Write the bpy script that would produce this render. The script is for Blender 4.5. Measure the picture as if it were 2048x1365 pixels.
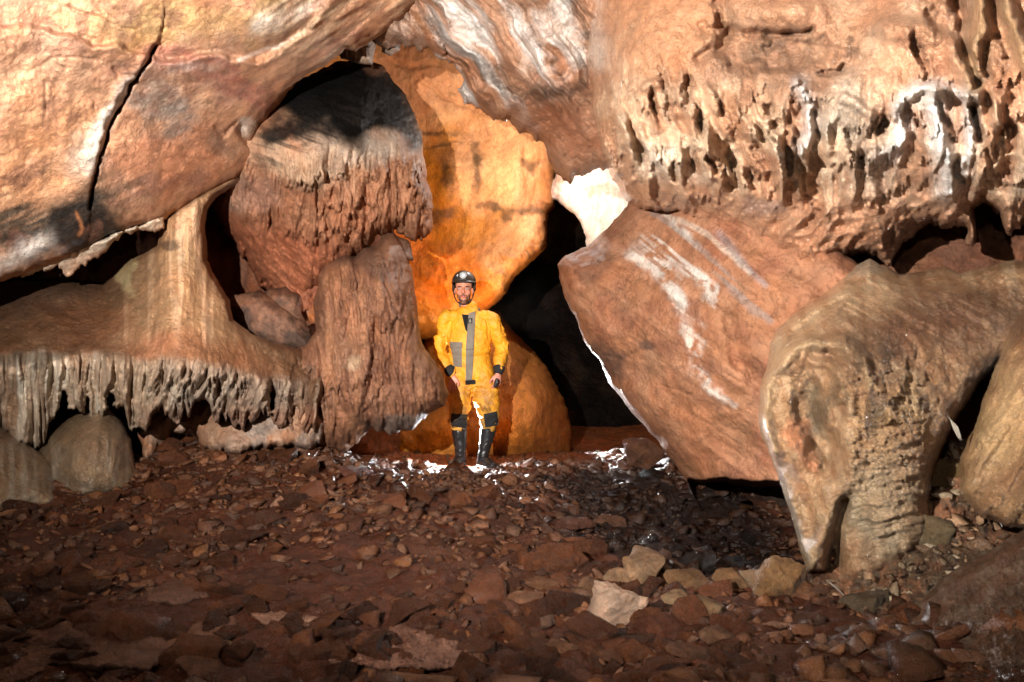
import bpy, math, random
import numpy as np
for _o in list(bpy.data.objects): bpy.data.objects.remove(_o)
SC = bpy.context.scene; COL = SC.collection
R = math.radians
# ------------------------------------------------------------------ camera
W, H, F, CZ = 2048.0, 1365.0, 1569.0, 1.18       # photo size, focal length in photo pixels, camera height in metres
cd = bpy.data.cameras.new('camera'); cam = bpy.data.objects.new('camera', cd); COL.objects.link(cam)
cam.location = (0, 0, CZ); cam.rotation_euler = (R(90), 0, 0)
cd.sensor_width = 36; cd.lens = 36*F/W; cd.clip_start = 0.05; cd.clip_end = 200
SC.camera = cam
def P(u, v, d):
    return np.stack([d*(u-W/2)/F, d+0*u, CZ-d*(v-H/2)/F], -1)
# ------------------------------------------------------------------ world, exposure (underground: no sun or sky reaches this place)
w = bpy.data.worlds.new('World'); SC.world = w; w.use_nodes = True
bg = w.node_tree.nodes['Background']; bg.inputs[0].default_value = (0.02, 0.012, 0.008, 1); bg.inputs[1].default_value = 0.2
SC.view_settings.view_transform = 'Standard'; SC.view_settings.look = 'None'
SC.view_settings.exposure = 0.0; SC.view_settings.gamma = 1.0
SC.cycles.max_bounces = 4; SC.cycles.diffuse_bounces = 2; SC.cycles.glossy_bounces = 2
SC.cycles.sample_clamp_indirect = 4.0; SC.cycles.caustics_reflective = False
# ------------------------------------------------------------------ flashes the photographer used, plus an added fill lamp for the right side
def lamp(name, loc, power, color, radius=0.03, spot=None, target=None, blend=0.5):
    l = bpy.data.lights.new(name, 'SPOT' if spot else 'POINT'); l.energy = power; l.color = color; l.shadow_soft_size = radius
    o = bpy.data.objects.new(name, l); COL.objects.link(o); o.location = loc
    if spot:
        from mathutils import Vector
        l.spot_size = R(spot); l.spot_blend = blend
        o.rotation_euler = (Vector(target)-Vector(loc)).to_track_quat('-Z', 'Y').to_euler()
    return o
FLASHES = [
 ('left_flash',  (-1.15, 0.1, 1.85), 3600, (1.0, 0.975, 0.94), 0.02, 126, (0.25, 5.0, 4.1), 0.7),
 ('right_fill', (0.0, 0.2, 1.75), 150, (1.0, 0.94, 0.86), 0.03, 85, (1.9, 3.2, 0.5), 0.9),  # added fill lamp to brighten the right foreground
 ('floor_flash', (-0.9, -0.2, 1.0), 46, (1.0, 0.86, 0.70), 0.02, 100, (-1.25, 3.6, 0.0), 1.0),
 ('rear_flash',  (-0.497, 7.50, 0.31), 210, (1.0, 0.97, 0.94), 0.03, 150, (-0.45, 4.5, 0.5), 0.3),
 ('rear_wall_flash', (-0.40, 7.65, 1.05), 150, (1.0, 0.62, 0.24), 0.05, 105, (-0.35, 9.2, 2.6), 0.9),
 ('roof_flash', (0.22, 7.75, 3.2), 130, (1.0, 0.95, 0.9), 0.04, None, None, 0),
 ('passage_flash', (0.56, 9.6, 0.50), 1700, (1.0, 0.98, 0.96), 0.04, 60, (1.2, 6.0, 0.0), 0.5),
]
for n_, l_, p_, c_, r_, s_, t_, b_ in FLASHES: lamp(n_, l_, p_, c_, r_, s_, t_, b_)

# ------------------------------------------------------------------ numpy helpers
def _h(ix, iy, seed):
    n = (ix*374761393 + iy*668265263 + seed*974711) & 0xffffffff
    n = ((n ^ (n >> 13))*1274126177) & 0xffffffff
    return (n ^ (n >> 16))/4294967295.0*2-1
def vn(x, y, seed=0):
    x = np.asarray(x, float); y = np.asarray(y, float)
    ix = np.floor(x).astype(np.int64); iy = np.floor(y).astype(np.int64)
    fx = x-ix; fy = y-iy
    fx = fx*fx*fx*(fx*(fx*6-15)+10); fy = fy*fy*fy*(fy*(fy*6-15)+10)
    a = _h(ix, iy, seed); b = _h(ix+1, iy, seed); c = _h(ix, iy+1, seed); d = _h(ix+1, iy+1, seed)
    return (a+(b-a)*fx)+((c+(d-c)*fx)-(a+(b-a)*fx))*fy
def fbm(x, y, seed=0, o=4, g=0.5):
    s = 0; a = 1; t = 0
    ca, sa = math.cos(0.6), math.sin(0.6)
    for k in range(o):
        s = s+a*vn(x, y, seed+k*17); t += a; a *= g
        x, y = (x*ca-y*sa)*2.03+5.1, (x*sa+y*ca)*2.03+1.7
    return s/t*1.6
def fba(x, y, seed=0, o=4, g=0.5):          # octaves that keep the direction of the stretch
    s = 0; a = 1; t = 0
    for k in range(o):
        s = s+a*vn(x, y, seed+k*17); t += a; a *= g; x = x*2.03+5.1; y = y*2.03+1.7
    return s/t*1.6
def ridged(x, y, seed=0, o=3):
    s = 0; a = 1; t = 0
    for k in range(o):
        s = s+a*(1-np.abs(vn(x, y, seed+k*17))*2.2); t += a; a *= 0.5; x = x*2.03+5.1; y = y*2.03+1.7
    return s/t
def sst(a, b, x):
    t = np.clip((x-a)/(b-a), 0, 1); return t*t*(3-2*t)
def hexc(h):
    c = [int(h[i:i+2], 16)/255 for i in (0, 2, 4)]
    return np.array([x/12.92 if x <= 0.04045 else ((x+0.055)/1.055)**2.4 for x in c])
def polydist(u, v, pts, closed=True):
    """signed distance (inside positive) for closed, else (distance, parameter) for open polylines"""
    pts = np.asarray(pts, float); n = len(pts)
    best = np.full(u.shape, 1e18); inside = np.zeros(u.shape, bool); tt = np.zeros(u.shape)
    m = n if closed else n-1
    for i in range(m):
        x0, y0 = pts[i][:2]; x1, y1 = pts[(i+1) % n][:2]
        dx, dy = x1-x0, y1-y0; L = dx*dx+dy*dy+1e-9
        t = np.clip(((u-x0)*dx+(v-y0)*dy)/L, 0, 1)
        d = (u-x0-t*dx)**2+(v-y0-t*dy)**2
        k = d < best; best = np.where(k, d, best); tt = np.where(k, i+t, tt)
        if closed:
            c = ((y0 > v) != (y1 > v)) & (u < (x1-x0)*(v-y0)/(y1-y0+1e-12)+x0); inside ^= c
    best = np.sqrt(best)
    return np.where(inside, best, -best) if closed else (best, tt/max(1, m))
def tps(ctrl):
    c = np.asarray(ctrl, float); X = c[:, :2]/1000; n = len(c)
    def K(a, b):
        r = np.sqrt(((a[:, None]-b[None])**2).sum(-1))+1e-9; return r*r*np.log(r)
    A = np.zeros((n+3, n+3)); A[:n, :n] = K(X, X)+np.eye(n)*1e-3; A[:n, n] = 1; A[:n, n+1:] = X; A[n, :n] = 1; A[n+1:, :n] = X.T
    s = np.linalg.solve(A, np.concatenate([c[:, 2], np.zeros(3)]))
    def f(u, v):
        sh = u.shape; q = np.stack([u.ravel(), v.ravel()], -1)/1000; out = np.zeros(len(q))
        for k in range(0, len(q), 200000):
            b = q[k:k+200000]; out[k:k+200000] = K(b, X)@s[:n]+s[n]+b@s[n+1:]
        return out.reshape(sh)
    return f
def newmesh(name, co, faces, mat, col=None, smooth=True, origin=None):
    me = bpy.data.meshes.new(name)
    co = np.asarray(co, np.float32)
    if origin is None: origin = (co[:, 0].mean(), co[:, 1].mean(), co[:, 2].min())
    co = co-np.asarray(origin, np.float32)
    faces = np.asarray(faces, np.int32); k = faces.shape[1]
    me.vertices.add(len(co)); me.vertices.foreach_set('co', co.ravel())
    me.loops.add(faces.size); me.loops.foreach_set('vertex_index', faces.ravel())
    me.polygons.add(len(faces)); me.polygons.foreach_set('loop_start', np.arange(0, faces.size, k, dtype=np.int32))
    me.update(calc_edges=True); me.validate()
    if smooth: me.polygons.foreach_set('use_smooth', np.ones(len(me.polygons), bool))
    if col is not None:
        a = me.color_attributes.new('Col', 'FLOAT_COLOR', 'POINT')
        c4 = np.ones((len(co), 4), np.float32); c4[:, :3] = np.clip(col, 0.002, 0.95); a.data.foreach_set('color', c4.ravel())
    me.materials.append(mat)
    o = bpy.data.objects.new(name, me); o.location = origin; COL.objects.link(o)
    return o
def tag(o, label=None, cat=None, group=None, kind=None):
    if label: o['label'] = label
    if cat: o['category'] = cat
    if group: o['group'] = group
    if kind: o['kind'] = kind
    return o
def child(o, parent):
    loc = o.location.copy(); o.parent = parent; o.location = loc-parent.location; return o

class G:  # working grid of one rock body
    def mix(g, m, c, k=1.0):
        m = np.clip(m*k, 0, 1)[..., None]; g.col = g.col*(1-m)+(hexc(c) if isinstance(c, str) else np.asarray(c))*m
    def blob(g, cx, cy, rx, ry, rot=0, soft=0.5, warp=0.25, seed=3):
        a = R(rot); x = g.u-cx; y = g.v-cy; wa = .5*math.sqrt(rx*ry); x = x+wa*fbm(g.u/(rx+ry)*1.3, g.v/(rx+ry)*1.3, seed+31, 4, .6); y = y+wa*fbm(g.u/(rx+ry)*1.3, g.v/(rx+ry)*1.3, seed+61, 4, .6)
        x, y = x*math.cos(a)+y*math.sin(a), -x*math.sin(a)+y*math.cos(a)
        q = np.sqrt((x/rx)**2+(y/ry)**2)+warp*fbm(g.u/(rx+ry)*3, g.v/(rx+ry)*3, seed, 5, 0.6)
        return 1-sst(1-soft, 1+soft*0.4, q)
    def bump(g, cx, cy, rx, ry, h, rot=0):
        a = R(rot); x = g.u-cx; y = g.v-cy
        x, y = x*math.cos(a)+y*math.sin(a), -x*math.sin(a)+y*math.cos(a)
        g.r = g.r+h*np.exp(-(x/rx)**2-(y/ry)**2)
    def line(g, pts, wd, taper=(1, 1), warp=6, seed=5, wl=40, sharp=2):
        uu = g.u+warp*fbm(g.u/wl, g.v/wl, seed, 3); vv = g.v+warp*fbm(g.u/wl, g.v/wl, seed+50, 3)
        d, t = polydist(uu, vv, pts, False)
        ww = wd*(taper[0]+(taper[1]-taper[0])*t)+0.5
        return np.exp(-(d/ww)**sharp)
    def step(g, pts, h, wd=6, warp=8, seed=8, fall=80):   # an edge: rock left of the line stands proud by h, fading over fall
        uu = g.u+warp*fbm(g.u/40, g.v/40, seed, 3); vv = g.v+warp*fbm(g.u/40, g.v/40, seed+50, 3)
        pts = np.asarray(pts, float); best = np.full(g.u.shape, 1e9); sgn = np.zeros(g.u.shape)
        for i in range(len(pts)-1):
            x0, y0 = pts[i]; x1, y1 = pts[i+1]; dx, dy = x1-x0, y1-y0; L = dx*dx+dy*dy
            t = np.clip(((uu-x0)*dx+(vv-y0)*dy)/L, 0, 1); d = np.hypot(uu-x0-t*dx, vv-y0-t*dy)
            k = d < best; best = np.where(k, d, best); sgn = np.where(k, np.sign((uu-x0)*dy-(vv-y0)*dx), sgn)
        q = best*sgn
        return h*sst(-wd, wd, q)*np.exp(-np.maximum(q, 0)/fall)

def relief(name, poly, ctrl, fn, mat, ew=40, ed=0.3, back=0.6, step=3.0, rough=5, label=None, cat=None, group=None, kind=None, edge=None, base='b07a55', desat=.10, gain=1.0, grit=1.0, seed=1):
    pl = np.asarray(poly, float)
    u0, v0 = pl.min(0)-12; u1, v1 = pl.max(0)+12
    us = np.arange(u0, u1, step); vs = np.arange(v0, v1, step)
    U, V = np.meshgrid(us, vs)
    S = polydist(U, V, pl)
    S = S+rough*fbm(U/45, V/45, seed+90, 4, 0.6)
    if edge is not None: S = edge(U, V, S)
    gy, gx = np.gradient(S, step)
    gl = gx*gx+gy*gy+0.05
    keep = (S[:-1, :-1] > 0) | (S[1:, :-1] > 0) | (S[:-1, 1:] > 0) | (S[1:, 1:] > 0)
    used = np.zeros(S.shape, bool)
    for a in (0, 1):
        for b in (0, 1): used[a:S.shape[0]-1+a, b:S.shape[1]-1+b] |= keep
    mv = np.where(S < 0, -S, 0)
    du = np.clip(gx/gl*mv, -step*1.3, step*1.3); dv = np.clip(gy/gl*mv, -step*1.3, step*1.3)
    idx = -np.ones(S.shape, int); idx[used] = np.arange(used.sum())
    g = G(); g.u = (U+du)[used]; g.v = (V+dv)[used]; g.s = np.maximum(S[used], 0); g.r = np.zeros(g.u.shape)
    g.col = np.tile(hexc(base), (len(g.u), 1))
    fn(g)
    g.r = g.r+grit*(.006*ridged(g.u/17, g.v/15, seed+301, 3)*np.maximum(0, .4+fbm(g.u/90, g.v/90, seed+302, 3))+.0035*fbm(g.u/6.5, g.v/6.5, seed+303, 2)-.014*sst(.80, .97, ridged(g.u/75+fbm(g.u/60, g.v/60, seed+305, 3), g.v/60, seed+304, 3))*sst(0, .4, fbm(g.u/140, g.v/140, seed+306, 2)))
    lum = g.col@np.array([.3, .55, .15]); g.col = g.col*(1-desat)+lum[:, None]*desat; g.col = g.col*gain
    d0 = tps(ctrl)(g.u, g.v)
    t = 1-np.minimum(g.s/ew, 1); prof = 1-np.sqrt(np.maximum(0, 1-t*t))
    k = sst(0, 10, g.s)
    d = d0+ed*prof-g.r*k
    front = P(g.u, g.v, d)
    inner = g.s > 0
    bi = np.arange(len(g.u)); nb = inner.sum(); bi = bi.copy(); bi[inner] = len(g.u)+np.arange(nb)
    db = (d0+ed+0.02+back*np.sqrt(np.maximum(0, 1-np.maximum(0, 1-g.s/(ew*2.2))**2)))[inner]
    db = np.maximum(db, d[inner]+0.02)
    bk = P(g.u[inner], g.v[inner], db)
    co = np.concatenate([front, bk]); cc = np.concatenate([g.col, g.col[inner]])
    A = idx[:-1, :-1][keep]; B = idx[:-1, 1:][keep]; C = idx[1:, 1:][keep]; D = idx[1:, :-1][keep]
    f1 = np.stack([A, D, C, B], -1); f2 = np.stack([bi[A], bi[B], bi[C], bi[D]], -1)
    f2 = f2[~((f2 == f1[:, [0, 3, 2, 1]]).all(1))]
    o = newmesh(name, co, np.concatenate([f1, f2]), mat, cc)
    return tag(o, label, cat, group, kind)

# ------------------------------------------------------------------ materials
def nd(nt, t, **kw):
    n = nt.nodes.new(t)
    for k, v in kw.items(): setattr(n, k, v)
    return n
def rockmat(name, rough=(0.35, 0.7), bump=((25, 0.02), (110, 0.005)), var=0.35, spec=0.5, coat=0.0, stretch=(1, 1, 1), attr=True, base=(0.3, 0.15, 0.08), rnd=False, crack=0.3, grain=260):
    m = bpy.data.materials.new(name); m.use_nodes = True; nt = m.node_tree; b = nt.nodes['Principled BSDF']; L = nt.links.new
    tc = nd(nt, 'ShaderNodeTexCoord'); mp = nd(nt, 'ShaderNodeMapping'); mp.inputs['Scale'].default_value = stretch
    L(tc.outputs['Object'], mp.inputs[0]); vec = mp.outputs[0]
    if attr:
        a = nd(nt, 'ShaderNodeAttribute', attribute_name='Col'); c = a.outputs['Color']
    else:
        rgb = nd(nt, 'ShaderNodeRGB'); rgb.outputs[0].default_value = (*base, 1); c = rgb.outputs[0]
    n1 = nd(nt, 'ShaderNodeTexNoise'); n1.inputs['Scale'].default_value = 9; n1.inputs['Detail'].default_value = 9; n1.inputs['Roughness'].default_value = 0.65
    L(vec, n1.inputs['Vector'])
    mr = nd(nt, 'ShaderNodeMapRange'); mr.inputs[1].default_value = 0.3; mr.inputs[2].default_value = 0.7; mr.inputs[3].default_value = 1-var; mr.inputs[4].default_value = 1+var*0.8
    L(n1.outputs[0], mr.inputs[0])
    mul = nd(nt, 'ShaderNodeVectorMath', operation='SCALE'); L(c, mul.inputs[0]); L(mr.outputs[0], mul.inputs['Scale']); c = mul.outputs[0]
    # hue drift: redder and yellower patches, and fine dark grain
    n2 = nd(nt, 'ShaderNodeTexNoise'); n2.inputs['Scale'].default_value = 3.3; n2.inputs['Detail'].default_value = 7; n2.inputs['Roughness'].default_value = 0.7; L(vec, n2.inputs['Vector'])
    r2 = nd(nt, 'ShaderNodeValToRGB'); e = r2.color_ramp.elements
    e[0].position = 0.33; e[0].color = (1.06, 0.88, 0.76, 1); e[1].position = 0.68; e[1].color = (1.0, 1.03, 1.02, 1)
    L(n2.outputs[0], r2.inputs[0])
    mu2 = nd(nt, 'ShaderNodeVectorMath', operation='MULTIPLY'); L(c, mu2.inputs[0]); L(r2.outputs[0], mu2.inputs[1]); c = mu2.outputs[0]
    n3 = nd(nt, 'ShaderNodeTexNoise'); n3.inputs['Scale'].default_value = grain; n3.inputs['Detail'].default_value = 4; n3.inputs['Roughness'].default_value = 0.8; L(vec, n3.inputs['Vector'])
    r3 = nd(nt, 'ShaderNodeMapRange'); r3.inputs[1].default_value = 0.3; r3.inputs[2].default_value = 0.6; r3.inputs[3].default_value = 0.62; r3.inputs[4].default_value = 1.08; L(n3.outputs[0], r3.inputs[0])
    mu3 = nd(nt, 'ShaderNodeVectorMath', operation='SCALE'); L(c, mu3.inputs[0]); L(r3.outputs[0], mu3.inputs['Scale']); c = mu3.outputs[0]
    # hairline cracks and pores
    n5 = nd(nt, 'ShaderNodeTexNoise'); n5.inputs['Scale'].default_value = 5.5; n5.inputs['Detail'].default_value = 8; n5.inputs['Roughness'].default_value = 0.6; n5.inputs['Distortion'].default_value = 0.6; L(vec, n5.inputs['Vector'])
    q1 = nd(nt, 'ShaderNodeMath', operation='SUBTRACT'); q1.inputs[1].default_value = 0.5; L(n5.outputs[0], q1.inputs[0])
    q2 = nd(nt, 'ShaderNodeMath', operation='ABSOLUTE'); L(q1.outputs[0], q2.inputs[0])
    q3 = nd(nt, 'ShaderNodeMapRange'); q3.inputs[1].default_value = 0.0; q3.inputs[2].default_value = 0.014; q3.inputs[3].default_value = 1-crack; q3.inputs[4].default_value = 1.0; L(q2.outputs[0], q3.inputs[0])
    muc = nd(nt, 'ShaderNodeVectorMath', operation='SCALE'); L(c, muc.inputs[0]); L(q3.outputs[0], muc.inputs['Scale']); c = muc.outputs[0]
    if rnd:
        oi = nd(nt, 'ShaderNodeObjectInfo'); rr = nd(nt, 'ShaderNodeValToRGB'); e = rr.color_ramp.elements
        e[0].position = 0; e[0].color = (0.6, 0.52, 0.5, 1); e[1].position = 1; e[1].color = (1.5, 1.35, 1.2, 1)
        L(oi.outputs['Random'], rr.inputs[0]); mu4 = nd(nt, 'ShaderNodeVectorMath', operation='MULTIPLY'); L(c, mu4.inputs[0]); L(rr.outputs[0], mu4.inputs[1]); c = mu4.outputs[0]
    L(c, b.inputs['Base Color'])
    # wetness: patches of water film
    n4 = nd(nt, 'ShaderNodeTexNoise'); n4.inputs['Scale'].default_value = 5; n4.inputs['Detail'].default_value = 6; n4.inputs['Roughness'].default_value = 0.7; L(vec, n4.inputs['Vector'])
    r4 = nd(nt, 'ShaderNodeMapRange'); r4.inputs[1].default_value = 0.38; r4.inputs[2].default_value = 0.62; r4.inputs[3].default_value = rough[0]; r4.inputs[4].default_value = rough[1]; L(n4.outputs[0], r4.inputs[0])
    L(r4.outputs[0], b.inputs['Roughness']); b.inputs['Specular IOR Level'].default_value = spec
    if coat: b.inputs['Coat Weight'].default_value = coat; b.inputs['Coat Roughness'].default_value = 0.07
    prev = None
    for k, (sc, dist) in enumerate(bump):
        n = nd(nt, 'ShaderNodeTexNoise'); n.inputs['Scale'].default_value = sc; n.inputs['Detail'].default_value = 6; n.inputs['Roughness'].default_value = 0.62; L(vec, n.inputs['Vector'])
        bp = nd(nt, 'ShaderNodeBump'); bp.inputs['Strength'].default_value = 1; bp.inputs['Distance'].default_value = dist; L(n.outputs[0], bp.inputs['Height'])
        if prev: L(prev.outputs[0], bp.inputs['Normal'])
        prev = bp
    L(prev.outputs[0], b.inputs['Normal'])
    bc = nd(nt, 'ShaderNodeBump'); bc.inputs['Distance'].default_value = 0.012*crack; L(q3.outputs[0], bc.inputs['Height']); L(prev.outputs[0], bc.inputs['Normal']); prev = bc
    L(prev.outputs[0], b.inputs['Normal'])
    if coat: L(prev.outputs[0], b.inputs['Coat Normal'])
    return m
M_dry = rockmat('dry_limestone', (0.42, 0.8), ((10, 0.02), (45, 0.014), (190, 0.006)), 0.30, 0.18)
M_flow = rockmat('damp_flowstone', (0.3, 0.6), ((14, 0.02), (60, 0.014), (210, 0.005)), 0.28, 0.25, stretch=(1, 1, 0.6))
M_wet = rockmat('wet_flowstone', (0.16, 0.42), ((16, 0.02), (70, 0.016), (170, 0.007)), 0.25, 0.3, coat=0.8)
M_soot = rockmat('soot_flowstone', (0.45, 0.75), ((14, 0.02), (60, 0.014), (210, 0.005)), 0.28, 0.10, stretch=(1, 1, 0.6))
M_mud = rockmat('cave_mud', (0.2, 0.6), ((12, 0.04), (50, 0.03), (160, 0.012)), 0.4, 0.3)
M_wetshade = rockmat('wet_shaded_stone', (0.07, 0.28), ((12, 0.03), (60, 0.02), (180, .009)), 0.35, 0.6, rnd=True)
M_stone = rockmat('muddy_stone', (0.14, 0.5), ((12, 0.03), (60, 0.014), (180, .006)), 0.35, 0.35, rnd=True)
M_shell = rockmat('passage_rock', (0.6, 0.9), ((3, 0.2), (14, 0.05)), 0.4, 0.05)
# ------------------------------------------------------------------ the cave chamber round everything
def shell():
    n, m = 220, 130
    th = np.linspace(0, 2*np.pi, n, endpoint=False); ph = np.linspace(0.02, np.pi-0.02, m)
    T, Q = np.meshgrid(th, ph)
    rr = 1+0.10*fbm(np.cos(T)*3+7, np.sin(T)*3+Q*3, 11, 5)+0.03*fbm(np.cos(T)*14, np.sin(T)*14+Q*9, 12, 4)
    se = lambda x, p: np.sign(x)*np.abs(x)**p
    x = 7.0*se(np.sin(Q), 0.7)*se(np.cos(T), 0.7)*rr; y = 6.3+9.6*se(np.sin(Q), 0.7)*se(np.sin(T), 0.7)*rr; z = 2.0+4.0*np.cos(Q)*rr
    co = np.stack([x, y, z], -1).reshape(-1, 3)
    i = np.arange(m-1)[:, None]*n; j = np.arange(n)[None]; j2 = (j+1) % n
    f = np.stack([(i+j), (i+j2), (i+n+j2), (i+n+j)], -1).reshape(-1, 4)
    c = np.tile(hexc('2a1c15'), (len(co), 1))*(1+0.3*fbm(co[:, 0]*1.5, co[:, 2]*1.5+co[:, 1], 3, 4))[:, None]
    o = newmesh('cave_wall', co, f, M_shell, c); tag(o, kind='structure'); return o
shell()
# ------------------------------------------------------------------ floor
def Pw(u, v, d): return [float(d*(u-W/2)/F), float(d), float(CZ-d*(v-H/2)/F)]
FC = [(940, 938, 7.2), (860, 925, 7.6), (1000, 905, 8.4), (1180, 895, 9.6), (0, 1005, 4.4), (280, 990, 4.7), (330, 925, 5.5), (450, 905, 5.7), (600, 900, 5.9), (760, 945, 6.3),
      (1300, 935, 6.8), (1560, 1120, 4.9), (1420, 1085, 5.5), (1300, 1010, 5.9), (1340, 1135, 4.2), (1500, 1170, 3.75), (1024, 1365, 2.62), (500, 1365, 2.5), (0, 1365, 2.4), (0, 1180, 3.2), (600, 1150, 3.75), (1100, 1150, 3.85), (1600, 1200, 3.1), (1900, 1220, 2.8), (1700, 1365, 2.2), (2040, 1365, 1.9), (-300, 1000, 4.3), (2400, 1100, 3.0)]
_fw = [Pw(*c) for c in FC]+[[-6, 1.5, .5], [6, 2, .6], [-6, 9, .8], [6, 9, .4], [0, 0, 0], [-3, -2, .2], [3, -2, .2], [0, 15, 0.1], [-5, 14, .3], [5, 14, .3], [0, 11, 0.0]]
_ff = tps([(p[0]*250, p[1]*250, p[2]) for p in _fw])
def floor_z(x, y, fine=True):
    x = np.asarray(x, float); y = np.asarray(y, float)
    z = _ff(x*250, y*250)
    if fine:
        near = 1-sst(6.0, 8.5, y)*0.6
        z = z+near*(0.035*fbm(x*1.3, y*1.3, 21, 4)+0.022*fbm(x*6, y*6, 22, 4, .6)+0.016*np.maximum(0, fbm(x*14, y*14, 23, 3, .6)))
    return z
def wetshade(x, y):      # wet silt beside the leaning boulder, its shade painted in as near black
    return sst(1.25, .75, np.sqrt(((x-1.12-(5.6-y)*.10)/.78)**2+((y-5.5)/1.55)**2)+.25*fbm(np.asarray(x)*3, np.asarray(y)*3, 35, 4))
def floor():
    ys = np.concatenate([np.linspace(-3, 1.4, 30, endpoint=False), 1.4*(9.0/1.4)**np.linspace(0, 1, 420), np.linspace(9.1, 15.8, 60)])
    xs = np.concatenate([np.linspace(-6.8, -3.3, 60, endpoint=False), np.linspace(-3.3, 3.3, 620), np.linspace(3.35, 6.8, 60)])
    X, Y = np.meshgrid(xs, ys); Z = floor_z(X, Y)
    n = len(xs); m = len(ys); co = np.stack([X, Y, Z], -1).reshape(-1, 3)
    i = np.arange(m-1)[:, None]*n; j = np.arange(n-1)[None]
    f = np.stack([i+j, i+j+1, i+n+j+1, i+n+j], -1).reshape(-1, 4)
    x, y = co[:, 0], co[:, 1]
    t = fbm(x*2, y*2, 31, 5)[:, None]*.5+.5
    c = hexc('42210f')*(1-t)+hexc('5c3220')*t
    k = (sst(.1, .6, fbm(x*5, y*5, 33, 4)))[:, None]; c = c*(1-k*.5)+hexc('68402c')*k*.5
    k = wetshade(x, y)[:, None]*.85; c = c*(1-k)+hexc('140d0a')*k  # shade painted into the wet ground colour
    k = sst(6.5, 8.0, y)[:, None]*.7; c = c*(1-k)+hexc('9a5428')*k
    o = newmesh('ground', co, f, M_mud, c); tag(o, kind='structure')
floor()

# ------------------------------------------------------------------ rock bodies, far to near (outlines measured on the photo, each with its own distance and thickness)
def flutes(g, per, ln, amp, seed=1, o=3, tilt=0.0, pw=1.0):
    a = g.u+tilt*g.v; b = g.v-tilt*g.u
    a = a+per*0.8*fbm(g.u/per/5, g.v/ln, seed+7, 3)
    n = ridged(a/per, b/ln, seed, o)
    return amp*np.sign(n)*np.abs(n)**pw
def tier(g, y0, am, ln, sd, slope=0.0, cx=0, wav=26, per=26, msk=1):
    # one row of short drips: a lap of rock that ends in a ragged lower edge, broken into runs
    e = g.v-y0-wav*fbm(g.u/per, g.v*0+sd, sd, 4, .75)-slope*(g.u-cx)-20*fbm(g.u/150, g.v*0, sd+5, 2)
    run = sst(-.35, .25, fbm(g.u/60, g.v/200, sd+9, 3))
    g.r = g.r+am*run*(1-sst(-3, 3, e))*np.exp(np.minimum(0, e)/ln)*msk
def gen(g, big=0.10, mid=0.03, small=0.010, seed=1):
    g.r = g.r+big*fbm(g.u/260, g.v/260, seed, 3)+mid*fbm(g.u/80, g.v/80, seed+1, 4)+small*fbm(g.u/22, g.v/22, seed+2, 4, .6)
def mott(g, c1, c2, sc=120, seed=40, lo=-.3, hi=.5):
    g.mix(sst(lo, hi, fbm(g.u/sc, g.v/sc, seed, 6, .62)), c1); g.mix(sst(lo+.1, hi+.2, fbm(g.u/sc*1.7, g.v/sc*1.7, seed+9, 6, .62)), c2, .7)

def f_back(g):
    gen(g, .16, .04, .008, 50)
    g.r += flutes(g, 22, 200, .06, 51)*sst(1025, 1060, g.u)*sst(250, 300, g.v)*sst(520, 470, g.v)
    g.bump(960, 325, 22, 22, .09); g.bump(905, 340, 40, 60, .12); g.bump(1075, 440, 45, 60, .12); g.bump(1000, 540, 120, 60, .25); g.bump(890, 430, 30, 60, .1)
    g.r += .05*fba(g.u/60+g.v/120, g.v/30-g.u/60, 52, 4)*sst(470, 520, g.v)
    g.r -= .03*g.line([(840, 150), (880, 200), (940, 215), (1040, 240)], 4)+.03*g.line([(780, 120), (820, 135), (880, 128)], 5)
    mott(g, 'c98a48', 'a8683a', 140, 53)
    g.mix(g.blob(860, 180, 130, 90, 0), 'b07850', .8)
    g.mix(g.blob(900, 390, 115, 120, 0), 'c8780c', .95); g.mix(g.blob(880, 560, 150, 110, 0), 'c86c10', .9)  # amber is partly warm bounce in the flash shadow, painted into the rock
    g.mix(g.blob(1070, 380, 40, 110, 0), 'a46a40', .8); g.mix(g.blob(1010, 300, 70, 160), 'e0a472', .6)
    for b in ((955, 322, 16, 18), (1000, 415, 60, 14), (895, 350, 10, 40), (1065, 330, 30, 12), (1060, 420, 34, 10), (895, 440, 50, 22), (955, 345, 12, 50), (890, 290, 60, 5), (850, 265, 70, 6)):
        g.mix(g.blob(*b, 0, .8, .5), '4a3520', .75)
    g.mix(sst(.35, .6, ridged(g.u/40+g.v/90, g.v/80, 57, 4)-.35), '7a4a25', .35)
relief('orange_cave_wall', [(560, 40), (1120, 20), (1190, 200), (1130, 300), (1114, 340), (1112, 412), (1096, 428), (1090, 492), (1062, 522), (1030, 552), (1014, 585), (992, 612), (950, 640), (880, 680), (640, 690), (560, 400)],
       [(560, 40, 8.2), (780, 100, 8.8), (1120, 20, 8.8), (900, 300, 9.2), (1090, 350, 8.7), (900, 480, 8.9), (1060, 500, 8.4), (940, 600, 8.6), (700, 600, 8.6), (600, 300, 8.6)], f_back, M_flow,
       ew=50, ed=.7, back=1.2, label='orange back wall of the cave, partly painted amber as warm light, behind the man', cat='rock wall', base='c8905c', desat=.02)

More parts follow.
